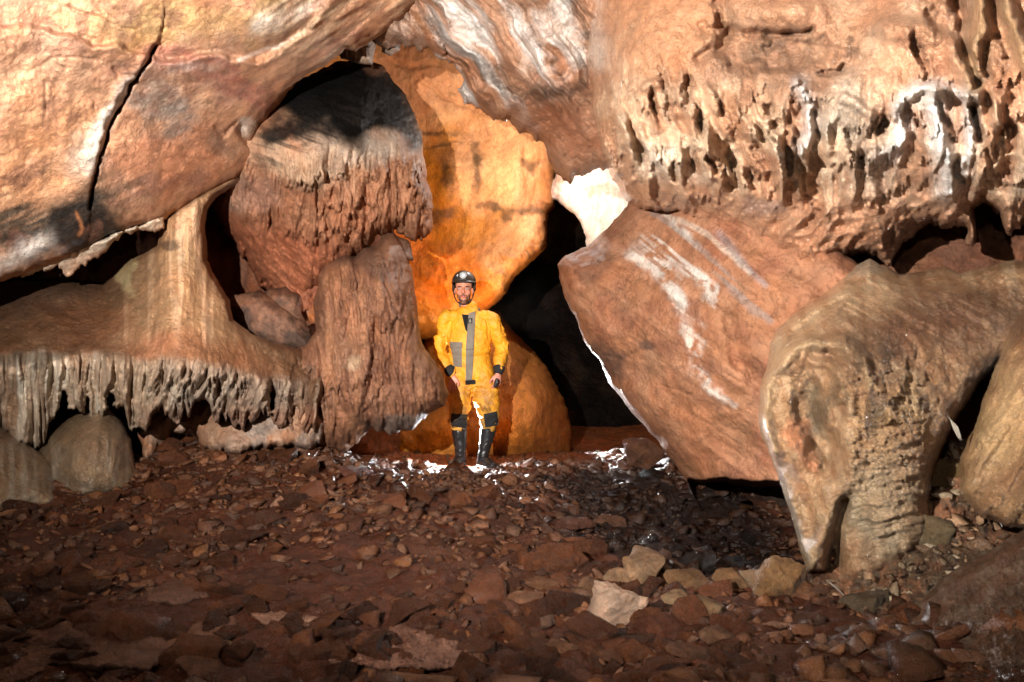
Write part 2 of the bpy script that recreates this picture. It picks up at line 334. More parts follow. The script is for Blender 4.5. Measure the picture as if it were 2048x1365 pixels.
def f_mound(g):
    gen(g, .10, .05, .014, 60); g.r += flutes(g, 40, 200, .05, 61)*sst(1000, 1050, g.u)
    mott(g, 'b8742c', '8a5424', 90, 63); g.mix(g.blob(830, 850, 100, 80), 'a87a30', .6); g.mix(g.blob(1110, 860, 60, 110), '8a4c22', .6)
    for b in ((1020, 700, 40, 45, .18), (1055, 740, 35, 50, .16), (1090, 800, 40, 70, .14), (1000, 650, 45, 40, .12)): g.bump(*b)
relief('flowstone_mound', [(740, 880), (800, 780), (845, 690), (870, 640), (930, 600), (1000, 620), (1030, 668), (1070, 705), (1095, 735), (1118, 780), (1138, 830), (1148, 900), (1130, 925), (1000, 940), (780, 950), (740, 940)],
       [(740, 930, 7.9), (800, 780, 8.3), (930, 600, 8.9), (1060, 700, 8.6), (1140, 900, 8.5), (980, 920, 7.95), (900, 800, 8.1), (1050, 850, 8.0)], f_mound, M_flow,
       ew=90, ed=.7, back=.8, label='rounded orange flowstone mound on the floor behind the man', cat='flowstone', base='a4682c', desat=.0)

def f_white(g):
    gen(g, .05, .04, .02, 70); g.r += flutes(g, 30, 200, .03, 71, tilt=.4); mott(g, 'e8dccf', 'c0886a', 50, 72)
relief('pale_rock_shoulder', [(1085, 395), (1110, 350), (1150, 300), (1230, 260), (1330, 330), (1340, 450), (1210, 500), (1172, 497), (1164, 465), (1150, 430), (1112, 402)],
       [(1085, 395, 8.9), (1110, 350, 8.8), (1230, 260, 7.3), (1330, 330, 6.4), (1340, 450, 6.3), (1172, 497, 7.6), (1150, 430, 8.2)], f_white, M_flow,
       ew=30, ed=.25, back=.4, label='brilliantly lit white rock shoulder above the leaning boulder', cat='rock', base='e0d0c0')

def f_pas(g): gen(g, .25, .10, .02, 85); mott(g, '100c0a', '1a1210', 120, 86)  # darkness of the passage painted as near-black rock colour
relief('passage_dark_backing', [(930, 250), (1420, 250), (1420, 800), (1330, 860), (1200, 872), (1050, 880), (930, 870)], [(930, 250, 11.6), (1420, 250, 11.4), (1420, 900, 10.4), (930, 870, 10.6), (1150, 600, 12.2)], f_pas, M_shell, step=5, ew=60, ed=.6, back=.5,
       label='added rock painted near black for the unlit passage right of the man', cat='rock wall', base='2c2018')
def f_recess(g):
    gen(g, .15, .06, .015, 80); g.mix(sst(-.1, .5, fba(g.u/14, g.v/120, 83, 3))*sst(380, 440, g.u), '8c4a22', .6); g.r += flutes(g, 40, 300, .06, 81, tilt=.15)
    mott(g, '7a4c34', '5e3a28', 120, 82)
relief('recess_wall', [(-300, 380), (300, 330), (760, 380), (800, 620), (800, 960), (-300, 1000)],
       [(-300, 400, 6.2), (0, 500, 6.2), (280, 480, 6.4), (500, 500, 7.6), (650, 550, 7.8), (760, 900, 7.4), (300, 900, 6.5), (-300, 900, 6.0)], f_recess, M_dry,
       ew=60, ed=.5, back=.5, step=5, label='dark brown rock wall at the back of the recess behind the flowstone column', cat='rock wall', base='6e4632')

def f_dome(g):
    gen(g, .08, .03, .008, 90)
    g.bump(680, 290, 170, 150, .35); g.bump(700, 180, 90, 80, .15)
    fl = sst(290, 350, g.v+25*fbm(g.u/60, g.v/60, 91, 3))
    low = sst(450, 520, g.v+(600-g.u)*.35)
    n1 = ridged((g.u+.10*g.v)/17+.8*fbm(g.u/60, g.v/90, 97, 3), g.v/150, 91, 2); n2 = ridged((g.u+.10*g.v)/9+.5*fbm(g.u/40, g.v/40, 98, 3), g.v/55, 92, 2)
    g.r += fl*(1-low*.75)*(.085*n1+.045*n2)
    # lapped tiers of short drips
    for yy, sd, am in ((345, 96, .06), (380, 93, .10), (415, 94, .10), (450, 95, .09), (480, 89, .08)): tier(g, yy, am, 34, sd, -.12*(yy < 400), 680, 34, 22, sst(520, 570, g.u))
    g.r += .05*fba((g.u-g.v)/26, (g.u+g.v)/110, 99, 4)*low
    mott(g, 'a8785a', '96694c', 90, 101); g.mix(sst(300, 360, g.v+40*fbm(g.u/60, g.v/60, 102, 4)), 'a06a4a', .75)
    g.mix(g.blob(700, 270, 130, 50, 0, .7, .35), 'b9a592', .9); g.mix(g.blob(600, 330, 110, 60, 0, .7, .35), 'b09a80', .7)
    g.mix(g.blob(690, 180, 190, 105, 8, .3, .15, 5), '0a0908', 1.0); g.mix(g.blob(570, 265, 85, 50, -35, .6, .35, 6), '12100f', .95); g.mix(g.blob(800, 225, 50, 95, -25, .5, .2, 7), '14110f', .95)
    st = fba((g.u*.35-g.v)/10, (g.u+.35*g.v)/90, 103, 4)
    g.mix(sst(-.1, .4, st)*g.blob(620, 250, 170, 60, -10, .6, .3), '1e1a18', .75)
    g.mix(sst(440, 500, g.v+(600-g.u)*.3), '9c5636', .75); g.mix(g.blob(500, 400, 60, 50), 'b08a78', .5)
relief('black_capped_flowstone', [(412, 385), (414, 330), (440, 250), (500, 200), (556, 186), (606, 152), (670, 122), (730, 118), (770, 140), (805, 180), (830, 230), (844, 290), (852, 340), (862, 400), (866, 450), (850, 492), (815, 478), (790, 466), (755, 478), (740, 505), (700, 530), (650, 570), (620, 640), (560, 640), (528, 580), (500, 535), (462, 480), (428, 425)],
       [(440, 260, 5.95), (500, 300, 5.8), (560, 195, 6.0), (700, 118, 6.6), (830, 230, 6.5), (866, 450, 6.3), (700, 300, 6.0), (700, 450, 6.0), (600, 560, 6.4), (450, 400, 6.3), (450, 560, 6.9)], f_dome, M_soot, step=2.2,
       ew=60, ed=.6, back=.9, label='bulging flowstone with soot black top and drip fringes, left of the orange wall', cat='flowstone', base='b58a68',
       edge=lambda U, V, S: S-9*np.maximum(0, fbm(U/12, V/30, 104, 3))*sst(430, 470, V))

def f_upleft(g):
    gen(g, .07, .020, .010, 110); g.r -= .020*sst(.72, .95, ridged(g.u/110, g.v/80, 108, 3))*sst(-.1, .3, fbm(g.u/160, g.v/160, 109, 3))
    # overlapping bed at the top, edge running (650,0)-(500,118)-(330,110)
    g.r += g.step([(760, -250), (660, 0), (612, 62), (560, 100), (505, 120), (440, 112), (340, 118), (240, 96), (60, 60), (-150, 20)], .14, 9, 10, 111, 130)
    g.r += .3*g.step([(318, 60), (306, 100), (282, 142), (240, 195), (222, 240), (200, 300), (188, 360), (182, 420)], -.16, 4, 6, 112, 60)
    ck = g.line([(308, 98), (300, 118), (284, 140), (262, 172), (244, 205), (232, 232), (216, 262), (206, 300), (196, 340), (186, 385), (182, 420)], 3.0, (.9, 1), 5, 113); g.r -= .12*ck
    g.r += .05*g.line([(290, 135), (240, 190), (210, 240), (195, 300), (175, 350)], 16, (1, 1), 6, 114)
    for pts, wd, dp in (([(478, 250), (490, 275), (505, 292), (514, 305)], 7, .12), ([(135, 10), (180, 30), (230, 45), (265, 60)], 3, .03), ([(60, 145), (100, 120), (160, 112), (200, 125)], 3, .02), ([(95, 165), (90, 235)], 2.5, .02),
                        ([(430, 255), (445, 275), (470, 240)], 4, .05), ([(230, 135), (240, 155), (270, 150)], 4, .04)):
        g.r -= dp*g.line(pts, wd, (1, .6), 5, 115)
    # right part: drip striped rock running up to the right
    rt = sst(0, 120, (g.u-560)*.6-(g.v-200)*.5+0*g.v)
    g.r += rt*.045*fba((g.u*.55+g.v*.83)/16, (g.u*.83-g.v*.55)/120, 116, 4)
    g.bump(560, 40, 70, 50, .14, -30); g.bump(430, 60, 140, 50, .05); g.bump(330, 320, 140, 90, .08); g.bump(90, 250, 120, 160, .08)
    mott(g, 'c49878', 'b08068', 130, 120); g.mix(sst(-.2, .6, fbm(g.u/200, g.v/120, 121, 5)), 'c98f66', .6)
    g.mix(g.blob(60, 290, 150, 130), 'cc9262', .6); g.mix(g.blob(330, 330, 170, 80), 'b87a56', .8); g.mix(g.blob(330, 40, 190, 50, 0, .6), 'c2a062', .6)
    g.mix(g.blob(540, 30, 55, 50, -30), '8d7f45', .6)
    for k, (pts, wd) in enumerate((([(310, 95), (400, 118), (470, 140)], 10), ([(440, 175), (500, 200), (550, 225)], 12), ([(300, 115), (420, 150), (520, 190)], 14))): g.mix(g.line(pts, wd, (1, 1), 8, 122+k), 'a05a52', .6)
    g.mix(g.line([(520, 55), (600, 20), (640, -30)], 16, (1, 1.6), 8, 126), 'eee0d0', .8); g.mix(g.line([(480, 118), (560, 90), (610, 60)], 3, (1, 1.4), 3, 126), 'fff4e8', .8)  # glare along the upper bed painted as pale streaks
    g.mix(g.line([(286, 140), (245, 185), (215, 235), (195, 280), (175, 335)], 13, (.5, 1.3), 8, 127), 'e6dcd2', .9)
    g.mix(g.blob(165, 300, 60, 40, -50, .8), 'cfc0b0', .5)
    g.mix(g.blob(290, 180, 50, 60, 30, .8), 'a89e92', .75); g.mix(g.blob(350, 220, 60, 50, 30, .8), '9a948c', .6); g.mix(g.blob(380, 130, 60, 14, 0, .8), 'b0a8a0', .5)
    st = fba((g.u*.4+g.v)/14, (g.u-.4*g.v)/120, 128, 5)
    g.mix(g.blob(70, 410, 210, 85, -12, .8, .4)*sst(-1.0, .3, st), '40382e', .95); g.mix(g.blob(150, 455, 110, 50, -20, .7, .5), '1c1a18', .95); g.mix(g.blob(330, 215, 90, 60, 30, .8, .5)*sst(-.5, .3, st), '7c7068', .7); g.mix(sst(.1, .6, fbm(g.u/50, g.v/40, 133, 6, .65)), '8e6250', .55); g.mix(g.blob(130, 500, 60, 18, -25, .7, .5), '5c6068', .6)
    g.mix(g.blob(440, 285, 50, 25, 30, .8), '5a4c42', .6); g.mix(g.blob(495, 255, 22, 18), 'd8cfc4', .6)
    g.mix(g.line([(155, 425), (165, 455), (160, 470)], 3, (1, 1), 4, 129), 'c07a48', .8)
    g.mix(g.line([(-20, 545), (40, 505), (90, 480)], 16, (1, 1), 10, 130), 'd8d0c8', .8)
    g.mix(rt*sst(-.5, .6, fba((g.u*.55+g.v*.83)/12, (g.u*.83-g.v*.55)/100, 131, 4)), 'c0a282', .8)
    g.mix(sst(.55, .8, ridged(g.u/70, g.v/60, 132, 4)), '7a5238', .3)
UPL = [(-320, -260), (900, -260), (880, -40), (812, 30), (760, 70), (712, 104), (690, 96), (660, 128), (620, 150), (588, 172), (566, 196), (540, 226), (522, 256), (508, 292), (512, 325), (470, 362), (400, 400), (330, 440), (250, 462), (200, 480), (140, 512), (80, 535), (20, 560), (-100, 600), (-320, 640)]
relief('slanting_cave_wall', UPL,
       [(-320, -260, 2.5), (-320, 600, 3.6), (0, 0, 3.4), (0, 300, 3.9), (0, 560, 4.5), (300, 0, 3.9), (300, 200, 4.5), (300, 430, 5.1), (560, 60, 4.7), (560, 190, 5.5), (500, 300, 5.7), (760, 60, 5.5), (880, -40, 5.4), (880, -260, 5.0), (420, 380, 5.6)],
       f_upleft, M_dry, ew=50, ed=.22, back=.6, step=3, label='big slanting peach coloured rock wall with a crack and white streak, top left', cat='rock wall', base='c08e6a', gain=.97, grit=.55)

def f_ledge(g):
    gen(g, .05, .03, .007, 140)
    # column
    cx = 365+(g.v-560)*.10*(g.v > 560); cw = np.exp(-((g.u-cx)/(62+np.maximum(0, g.v-520)*.35))**2)*sst(770, 600, g.v)
    g.r += .28*cw
    g.r += cw*(flutes(g, 22, 260, .035, 141)+flutes(g, 9, 120, .012, 142))
    g.bump(355, 555, 45, 42, .08); g.r += .05*g.line([(265, 520), (262, 560), (250, 610)], 14, (1, 1), 5, 143); g.bump(120, 590, 26, 18, .08)
    g.r += .10*g.line([(455, 600), (520, 640), (575, 690)], 26, (1, 1), 6, 144)
    g.r -= .10*g.line([(330, 455), (370, 475), (400, 455)], 6, (1, 1), 4, 145)*0
    # hanging fringe below the lip
    lip = 712+.02*g.u+14*fbm(g.u/70, g.v*0, 146, 4)-55*sst(300, 420, g.u)*0+22*sst(380, 520, g.u)
    fr = sst(-8, 26, g.v-lip)
    a = g.u+8*fbm(g.u/50, g.v/90, 147, 3)
    n1 = ridged(a/22, g.v/330, 148, 2); n2 = ridged(a/9.5, g.v/150, 149, 2)
    g.r += .14*sst(60, -10, np.abs(g.v-lip-25)*1.0)*.6
    nl = sst(330, 240, g.u); g.r += fr*((.03+.075*nl)*n1+.05*n2)
    n3 = ridged((a+g.v*.35)/12, g.v/60, 150, 2); g.r += fr*sst(270, 320, g.u)*(.085*n3); tier(g, 790, .07, 40, 160, .0, 0, 30, 22, sst(280, 330, g.u)); tier(g, 755, .05, 30, 161, .0, 0, 26, 18, sst(330, 380, g.u))
    for xx, x2, wd in ((150, 168, 12), (85, 95, 14), (38, 48, 10), (215, 222, 8)): g.r += .09*g.line([(xx, 715), (xx+4, 780), (x2, 880)], wd, (.8, 1.3), 3, 151)
    mott(g, '5e4028', '6a452a', 110, 152)
    g.mix(g.blob(100, 600, 200, 60, 0, .7), '3c2c20', .7); g.mix(g.blob(180, 660, 200, 45, 6, .7), '5c3a22', .7)
    g.mix(cw, 'c09468', .9); g.mix(cw*sst(0, .6, fba(g.u/12, g.v/160, 153, 4)), 'd8b08a', .8); g.mix(cw*sst(.1, .7, fba(g.u/14, g.v/140, 154, 4)), '8d6a4a', .7)
    g.mix(g.blob(440, 690, 170, 50, 10, .7), '8c5c3a', .8); g.mix(g.blob(310, 705, 60, 24), '8c5436', .4); g.mix(g.blob(340, 490, 26, 16), '4c3c30', .7); g.mix(g.blob(352, 453, 10, 9), 'a86848', .4)
    g.mix(g.blob(255, 545, 20, 60, -15), 'a89468', .7); g.mix(g.blob(310, 600, 40, 60), '8a6c4c', .5)
    g.mix(fr*sst(560, 380, g.u)*1.0, 'b6a088', .85); g.mix(fr*sst(-.2, .6, fba(a/14, g.v/200, 155, 4)), '8d6e52', .7); g.mix(fr*sst(.1, .5, fba(a/18, g.v/260, 156, 3))*sst(260, 200, g.u), 'd8ccb8', .85)
    g.mix(fr*sst(290, 360, g.u)*sst(640, 560, g.u), '98887a', .6); g.mix(fr*sst(800, 840, g.v)*sst(250, 300, g.u), '8a5c44', .6)
    g.mix(g.blob(60, 705, 120, 14, -4), '4c4438', .6)
    g.mix(sst(.5, .8, n1)*fr, 'c8b49c', .35)
def e_ledge(U, V, S):
    t = sst(760, 830, V)*(13*fba(U/9, V/200, 157, 3)+26*fba(U/40, V/400, 158, 2))
    S = S+t
    for cx, cy, rx, ry in ((127, 815, 9, 30), (138, 830, 22, 13), (222, 800, 8, 14), (545, 800, 5, 26), (175, 812, 5, 22), (590, 830, 6, 22)):
        S = np.minimum(S, (np.sqrt(((U-cx)/rx)**2+((V-cy)/ry)**2)-1)*min(rx, ry)+2*fbm(U/8, V/8, 159, 2))
    return S
relief('flowstone_ledge', [(-300, 590), (0, 562), (90, 560), (150, 566), (205, 570), (235, 545), (262, 520), (292, 506), (314, 492), (320, 470), (312, 440), (380, 398), (440, 360), (512, 318), (514, 336), (470, 372), (430, 398), (414, 420), (410, 460), (416, 520), (440, 570), (458, 600), (466, 640), (505, 668), (560, 690), (610, 700), (650, 720), (650, 800), (625, 850), (560, 830), (520, 846), (470, 830), (420, 815), (360, 824), (318, 828), (296, 835), (272, 838), (250, 812), (205, 808), (160, 838), (120, 838), (98, 860), (84, 884), (50, 886), (20, 866), (-300, 860)],
       [(-300, 590, 5.0), (0, 562, 5.5), (200, 568, 5.6), (310, 480, 5.7), (512, 325, 6.0), (410, 420, 5.7), (440, 560, 5.8), (600, 700, 5.9), (650, 780, 5.7), (0, 700, 4.75), (200, 710, 4.8), (400, 720, 4.9), (550, 740, 5.4), (0, 860, 5.0), (200, 840, 5.0), (400, 830, 5.2), (600, 840, 5.6), (100, 640, 5.05), (350, 640, 5.15), (-300, 700, 4.4), (-300, 860, 4.6)],
       f_ledge, M_flow, step=2.2, ew=22, ed=.14, back=.7, rough=3, edge=e_ledge, label='brown flowstone ledge with tapering column and white hanging curtain fringe', cat='flowstone', base='6a4a30')

def f_shelf(g):
    gen(g, .06, .05, .012, 170); g.r += flutes(g, 16, 120, .05, 171)*sst(820, 780, g.v)
    mott(g, 'a08470', 'a86e48', 60, 172); g.mix(sst(.0, .5, fbm(g.u/40, g.v/40, 173, 4)), '8f8680', .5)
relief('undercut_rock', [(262, 790), (620, 780), (660, 850), (628, 900), (560, 905), (520, 898), (480, 910), (430, 900), (404, 888), (384, 862), (352, 862), (330, 880), (306, 912), (288, 938), (276, 890)],
       [(262, 790, 5.6), (620, 780, 5.8), (628, 900, 5.7), (430, 880, 5.55), (288, 938, 5.2), (340, 850, 5.8)], f_shelf, M_flow, step=2.5, ew=26, ed=.3, back=.5,
       label='grey and orange undercut rock below the ledge fringe, over a black hollow', cat='rock', base='9a7458',
       edge=lambda U, V, S: S+5*fba(U/14, V/60, 174, 3))
def f_arch(g):
    gen(g, .05, .05, .012, 175); mott(g, 'b08a6c', 'c8b8a4', 40, 176); g.r += .05*g.line([(130, 510), (200, 480), (260, 455), (320, 440)], 10, (1, 1), 5, 177)
    g.mix(g.line([(60, 545), (130, 512), (200, 485), (300, 445)], 14, (1, .8), 8, 178), 'cfc2ae', .8)
relief('fringed_rim', [(20, 560), (90, 520), (150, 500), (200, 474), (260, 452), (330, 430), (330, 458), (270, 466), (246, 470), (214, 500), (180, 520), (160, 532), (142, 552), (120, 553), (116, 530), (70, 548)],
       [(20, 560, 4.75), (330, 440, 5.3), (150, 520, 5.0), (200, 470, 5.0)], f_arch, M_flow, step=2.2, ew=12, ed=.08, back=.15,
       label='pale jagged drip fringe along the lower edge of the slanting wall', cat='flowstone', base='b89478', edge=lambda U, V, S: S+3.5*fba(U/9, V/30, 179, 3))

def f_stump(g):
    gen(g, .06, .03, .010, 180)
    n1 = ridged((g.u-.05*g.v)/20+.9*fbm(g.u/70, g.v/90, 181, 3), g.v/190, 182, 3); n2 = ridged(g.u/9+.6*fbm(g.u/40, g.v/40, 183, 3), g.v/55, 184, 3)
    top = sst(500, 540, g.v)
    g.r += top*(.085*n1+.04*n2)
    g.bump(700, 560, 55, 60, .12); g.bump(785, 560, 40, 110, .12); g.bump(690, 520, 18, 20, .08); g.bump(760, 500, 30, 25, .08); g.bump(725, 720, 50, 60, .08); g.bump(860, 770, 45, 70, .16)
    for yy, sd in ((712, 186), (790, 187), (640, 188)): tier(g, yy, .06, 40, sd, 0, 0, 40, 24, sst(850, 800, g.u))
    g.r -= .08*g.line([(745, 640), (750, 720), (735, 800), (738, 860)], 6, (1, 1), 6, 189)
    mott(g, '8e6146', '744c36', 80, 190); g.mix(sst(0, .6, fba(g.u/14, g.v/110, 191, 4)), 'a4724e', .6); g.mix(g.blob(720, 520, 110, 35, 0, .7), '6a4c3c', .7)
    g.mix(g.blob(795, 842, 65, 24, 0, .5), '7c6a60', .8); g.mix(g.blob(708, 722, 22, 16, 20), 'b08f70', .9); g.mix(g.blob(860, 780, 40, 70), '7a4e30', .5)
    g.mix(g.blob(600, 790, 60, 80), '8c7460', .5)
relief('fluted_stalagmite', [(628, 600), (636, 560), (650, 530), (672, 512), (690, 506), (708, 512), (725, 492), (752, 488), (764, 470), (788, 466), (806, 486), (816, 520), (826, 560), (834, 610), (838, 655), (846, 690), (872, 726), (888, 756), (896, 785), (888, 812), (866, 826), (850, 838), (820, 862), (775, 868), (738, 860), (716, 890), (690, 905), (640, 900), (600, 880), (560, 870), (530, 850), (548, 760), (572, 706), (612, 690), (634, 660)],
       [(628, 600, 6.0), (700, 500, 6.05), (800, 480, 6.2), (838, 650, 6.2), (896, 785, 6.15), (820, 862, 5.85), (700, 900, 5.95), (560, 860, 5.9), (560, 740, 5.85), (740, 600, 5.75), (740, 760, 5.6)],
       f_stump, M_flow, step=2.2, ew=45, ed=.42, back=.5, rough=4, label='massive brown fluted stalagmite standing left of the man', cat='stalagmite', base='8a5f45',
       edge=lambda U, V, S: S+4*fba(U/12, V/50, 192, 3)*sst(820, 860, V))

def f_cone(g): gen(g, .03, .02, .006, 195); mott(g, '8a6048', '5c4234', 40, 196)
for nm, pl, dd, lb, bc in (('stalagmite', [(560, 620), (566, 590), (585, 560), (600, 535), (615, 548), (628, 580), (634, 640), (600, 660), (566, 650)], 6.9, 'orange lit pointed stalagmite in the recess left of the fluted stalagmite', 'b0662c'),
                       ('stalagmite', [(500, 640), (520, 600), (540, 578), (572, 574), (596, 590), (606, 640), (640, 700), (560, 700), (500, 670)], 6.3, 'small grey brown stalagmite hump on the ledge behind the column', '5e463a'),
                       ('stalagmite', [(436, 640), (470, 590), (520, 585), (580, 620), (620, 660), (640, 710), (560, 700), (480, 680)], 6.15, 'dark glistening low stalagmite lump right of the column foot', '4a352a'),
                       ('stalagmite', [(790, 470), (776, 462), (760, 476), (745, 500), (790, 520), (826, 520), (815, 480)], 6.35, 'dark rounded knob on top of the fluted stalagmite', '5e4030')):
    relief(nm, pl, [(pl[0][0], pl[0][1], dd+.05), (pl[3][0], pl[3][1], dd), (pl[-1][0], pl[-1][1], dd), (pl[2][0], pl[2][1]+3, dd)], f_cone, M_flow, step=2.5, ew=30, ed=.25, back=.25, label=lb, cat='stalagmite', base=bc)

def f_ldome(g):
    gen(g, .04, .03, .008, 200); g.r += flutes(g, 18, 140, .03, 201)*sst(850, 900, g.v)*sst(985, 930, g.v)
    mott(g, '8a7052', '74604a', 70, 202); g.mix(sst(.1, .6, fba(g.u/12, g.v/90, 203, 4))*sst(870, 900, g.v), 'a09480', .5)
relief('domed_stalagmite', [(60, 960), (70, 915), (95, 870), (135, 838), (170, 822), (192, 800), (210, 812), (240, 838), (262, 876), (272, 930), (290, 980), (260, 1010), (150, 1015), (80, 1000)],
       [(60, 960, 4.75), (190, 810, 4.95), (290, 980, 4.75), (150, 1010, 4.45), (180, 900, 4.6)], f_ldome, M_wet, step=2.5, ew=80, ed=.5, back=.4, rough=2, label='smooth grey brown domed stalagmite under the white curtain fringe', cat='stalagmite', base='80684e')
relief('low_flowstone_lump', [(-300, 860), (0, 850), (40, 880), (84, 908), (110, 930), (120, 985), (160, 1020), (0, 1035), (-300, 1060)],
       [(-300, 860, 4.4), (0, 860, 4.8), (110, 930, 4.6), (150, 1010, 4.35), (0, 1030, 4.1), (0, 940, 4.4), (-300, 1050, 3.8)], f_ldome, M_wet, step=3, ew=60, ed=.35, back=.4, rough=3, label='low muddy flowstone lump at the left edge beside the domed stalagmite', cat='flowstone', base='74573c')

def f_drape(g):
    gen(g, .08, .04, .010, 210)
    a = g.u*.80-g.v*.60; b = g.u*.60+g.v*.80
    a = a+16*fbm(g.u/80, g.v/80, 211, 3)
    up = sst(300, 180, g.v+.0*g.u)
    g.r += up*(.09*ridged(a/48, b/420, 212, 2)+.045*ridged(a/15, b/160, 213, 3))
    lf = sst(880, 820, g.u); g.r += lf*flutes(g, 20, 130, .06, 214)
    g.bump(1080, 180, 130, 60, .15, -15); g.bump(1010, 130, 120, 60, .08, 45)
    g.r += g.step([(900, 110), (960, 170), (1040, 190), (1100, 160), (1180, 120)], -.12, 8, 12, 215, 70)
    mott(g, 'b07a58', 'a0704f', 80, 216)
    wh = sst(-.25, .35, fba(a/24, b/260, 217, 4))*g.blob(990, 70, 170, 160, 50, .6, .3)
    g.mix(wh, 'dcd6d0', .95); g.mix(g.blob(1110, 60, 90, 110, 30, .7)*sst(-.3, .4, fbm(g.u/40, g.v/40, 218, 4)), 'd0bcb0', .7)
    g.mix(g.blob(1140, 40, 26, 90, 0, .6), 'e4ddd6', .7)
    g.mix(sst(.2, .6, fba(a/11, b/130, 219, 4))*up, '4e3a2e', .6); g.mix(g.line([(980, 140), (1040, 200), (1100, 190), (1160, 160)], 14, (1, 1), 14, 220), '4a3a30', .7)
    g.mix(lf, '9a704f', .5); g.mix(g.blob(840, 50, 36, 60), 'a4704a', .6); g.mix(g.blob(1120, 250, 90, 60), '9c6444', .6)
relief('hanging_drapery', [(740, -260), (1280, -260), (1262, 60), (1250, 300), (1240, 350), (1200, 332), (1165, 350), (1140, 366), (1118, 352), (1098, 322), (1086, 290), (1066, 268), (1040, 262), (1020, 240), (990, 240), (962, 222), (930, 204), (918, 180), (930, 160), (906, 132), (880, 118), (860, 98), (838, 108), (822, 90), (800, 86), (776, 96), (752, 84), (738, 60), (724, 30)],
       [(740, -260, 4.8), (1280, -260, 4.6), (760, 80, 5.9), (900, 120, 5.9), (1000, 0, 5.2), (1000, 230, 6.1), (1120, 340, 6.5), (1230, 330, 6.0), (1240, 100, 5.3), (1100, 180, 5.6)],
       f_drape, M_flow, step=2.4, ew=30, ed=.3, back=.8, rough=4, label='grey and white streaked rock drapery hanging from the roof above the man', cat='flowstone', base='b08466',
       edge=lambda U, V, S: S+6*fba(U/16, V/60, 221, 3))
def f_st(g): gen(g, .02, .02, .006, 225); g.r += flutes(g, 12, 90, .025, 226); mott(g, 'b09078', '8a6c58', 30, 227); g.mix(sst(-.1, .5, fba(g.u/9, g.v/70, 228, 3)), '8c8886', .6)
relief('stalactite', [(668, 60), (720, 30), (758, 40), (752, 90), (744, 128), (720, 126), (704, 124), (682, 118), (674, 100)], [(668, 60, 6.0), (758, 40, 6.0), (744, 128, 6.1), (682, 118, 6.1)], f_st, M_flow, step=2, ew=26, ed=.2, back=.2, rough=2, label='stubby ribbed stalactite hanging just above the black flowstone top', cat='stalactite', base='a4846c')
relief('stalactite', [(760, 40), (800, 50), (800, 100), (780, 112), (764, 104)], [(760, 40, 6.2), (800, 50, 6.2), (780, 112, 6.3)], f_st, M_flow, step=2, ew=16, ed=.15, back=.15, rough=2, label='thin dark stalactite just right of the stubby ribbed one', cat='stalactite', base='7a5c48')

def f_boulder(g):
    gen(g, .06, .03, .010, 230)
    g.r += .03*fba((g.u*.55-g.v*.83)/40, (g.u*.83+g.v*.55)/260, 231, 4)+.02*ridged(g.u/50, g.v/50, 232, 4)*.4
    g.r += g.step([(1270, 400), (1290, 470), (1330, 540), (1400, 640), (1440, 720), (1500, 800)], .0, 20)
    g.bump(1420, 560, 60, 150, .08, -35); g.r -= .10*g.line([(1460, 640), (1480, 720), (1540, 780)], 20, (1, 1), 6, 233)
    for pts in ([(1180, 700), (1240, 720), (1300, 700)], [(1320, 770), (1380, 790), (1420, 760)], [(1230, 540), (1250, 560), (1240, 600)]): g.r -= .02*g.line(pts, 3, (1, 1), 6, 234)
    # undercut foot
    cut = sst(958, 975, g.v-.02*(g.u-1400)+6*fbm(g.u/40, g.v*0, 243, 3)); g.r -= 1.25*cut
    mott(g, 'a8714f', '96624a', 90, 235); g.mix(sst(0, .7, fba((g.u*.55-g.v*.83)/26, (g.u*.83+g.v*.55)/220, 236, 5)), 'b98462', .5)
    sk = sst(-.35, .15, fba((g.u*.62-g.v*.78)/13, (g.u*.78+g.v*.62)/150, 245, 4))
    V_ = (([(1275, 505), (1320, 545), (1350, 590), (1376, 640), (1388, 690), (1392, 740), (1420, 780), (1462, 812)], 13, 1.1, .35), ([(1290, 500), (1350, 520), (1400, 560), (1430, 610)], 15, 1, .3), ([(1350, 455), (1385, 500), (1420, 560), (1440, 620)], 12, .8, .2), ([(1310, 520), (1340, 560), (1370, 600)], 16, .8, .5), ([(1320, 470), (1370, 520), (1400, 545)], 8, 1, .5))
    for k, (pts, wd, t0, t1) in enumerate(V_): g.mix(g.line(pts, wd*1.35, (t0, t1), 11, 246+k, 30, 2.4)*np.maximum(sk, .35*(k == 0))*sst(-.9, .1, fbm(g.u/16, g.v/16, 249, 4)), 'dcd2c8', .95)
    g.mix(g.line([(1310, 430), (1400, 500), (1470, 580), (1540, 640)], 12, (1, 1), 6, 239, 30, 4)*sk, '9a8e88', .6); g.mix(g.line([(1330, 425), (1430, 480), (1500, 540)], 6, (1, 1), 5, 240, 30, 4), 'd8c8b8', .6)
    g.mix(g.line([(1440, 470), (1500, 540), (1530, 570)], 9, (1, .6), 4, 241), '7d8894', .5)
    g.mix(g.blob(1220, 720, 50, 40, 20, .7, .5), '54443c', .7); g.mix(g.blob(1180, 520, 70, 40, -35, .7, .5), '6c4a3a', .6); g.mix(g.blob(1290, 690, 24, 12), '4a4040', .6)
    g.mix(g.blob(1400, 860, 140, 90), 'a06a44', .5); g.mix(cut, '140c08', .95)  # shade under the foot painted near black
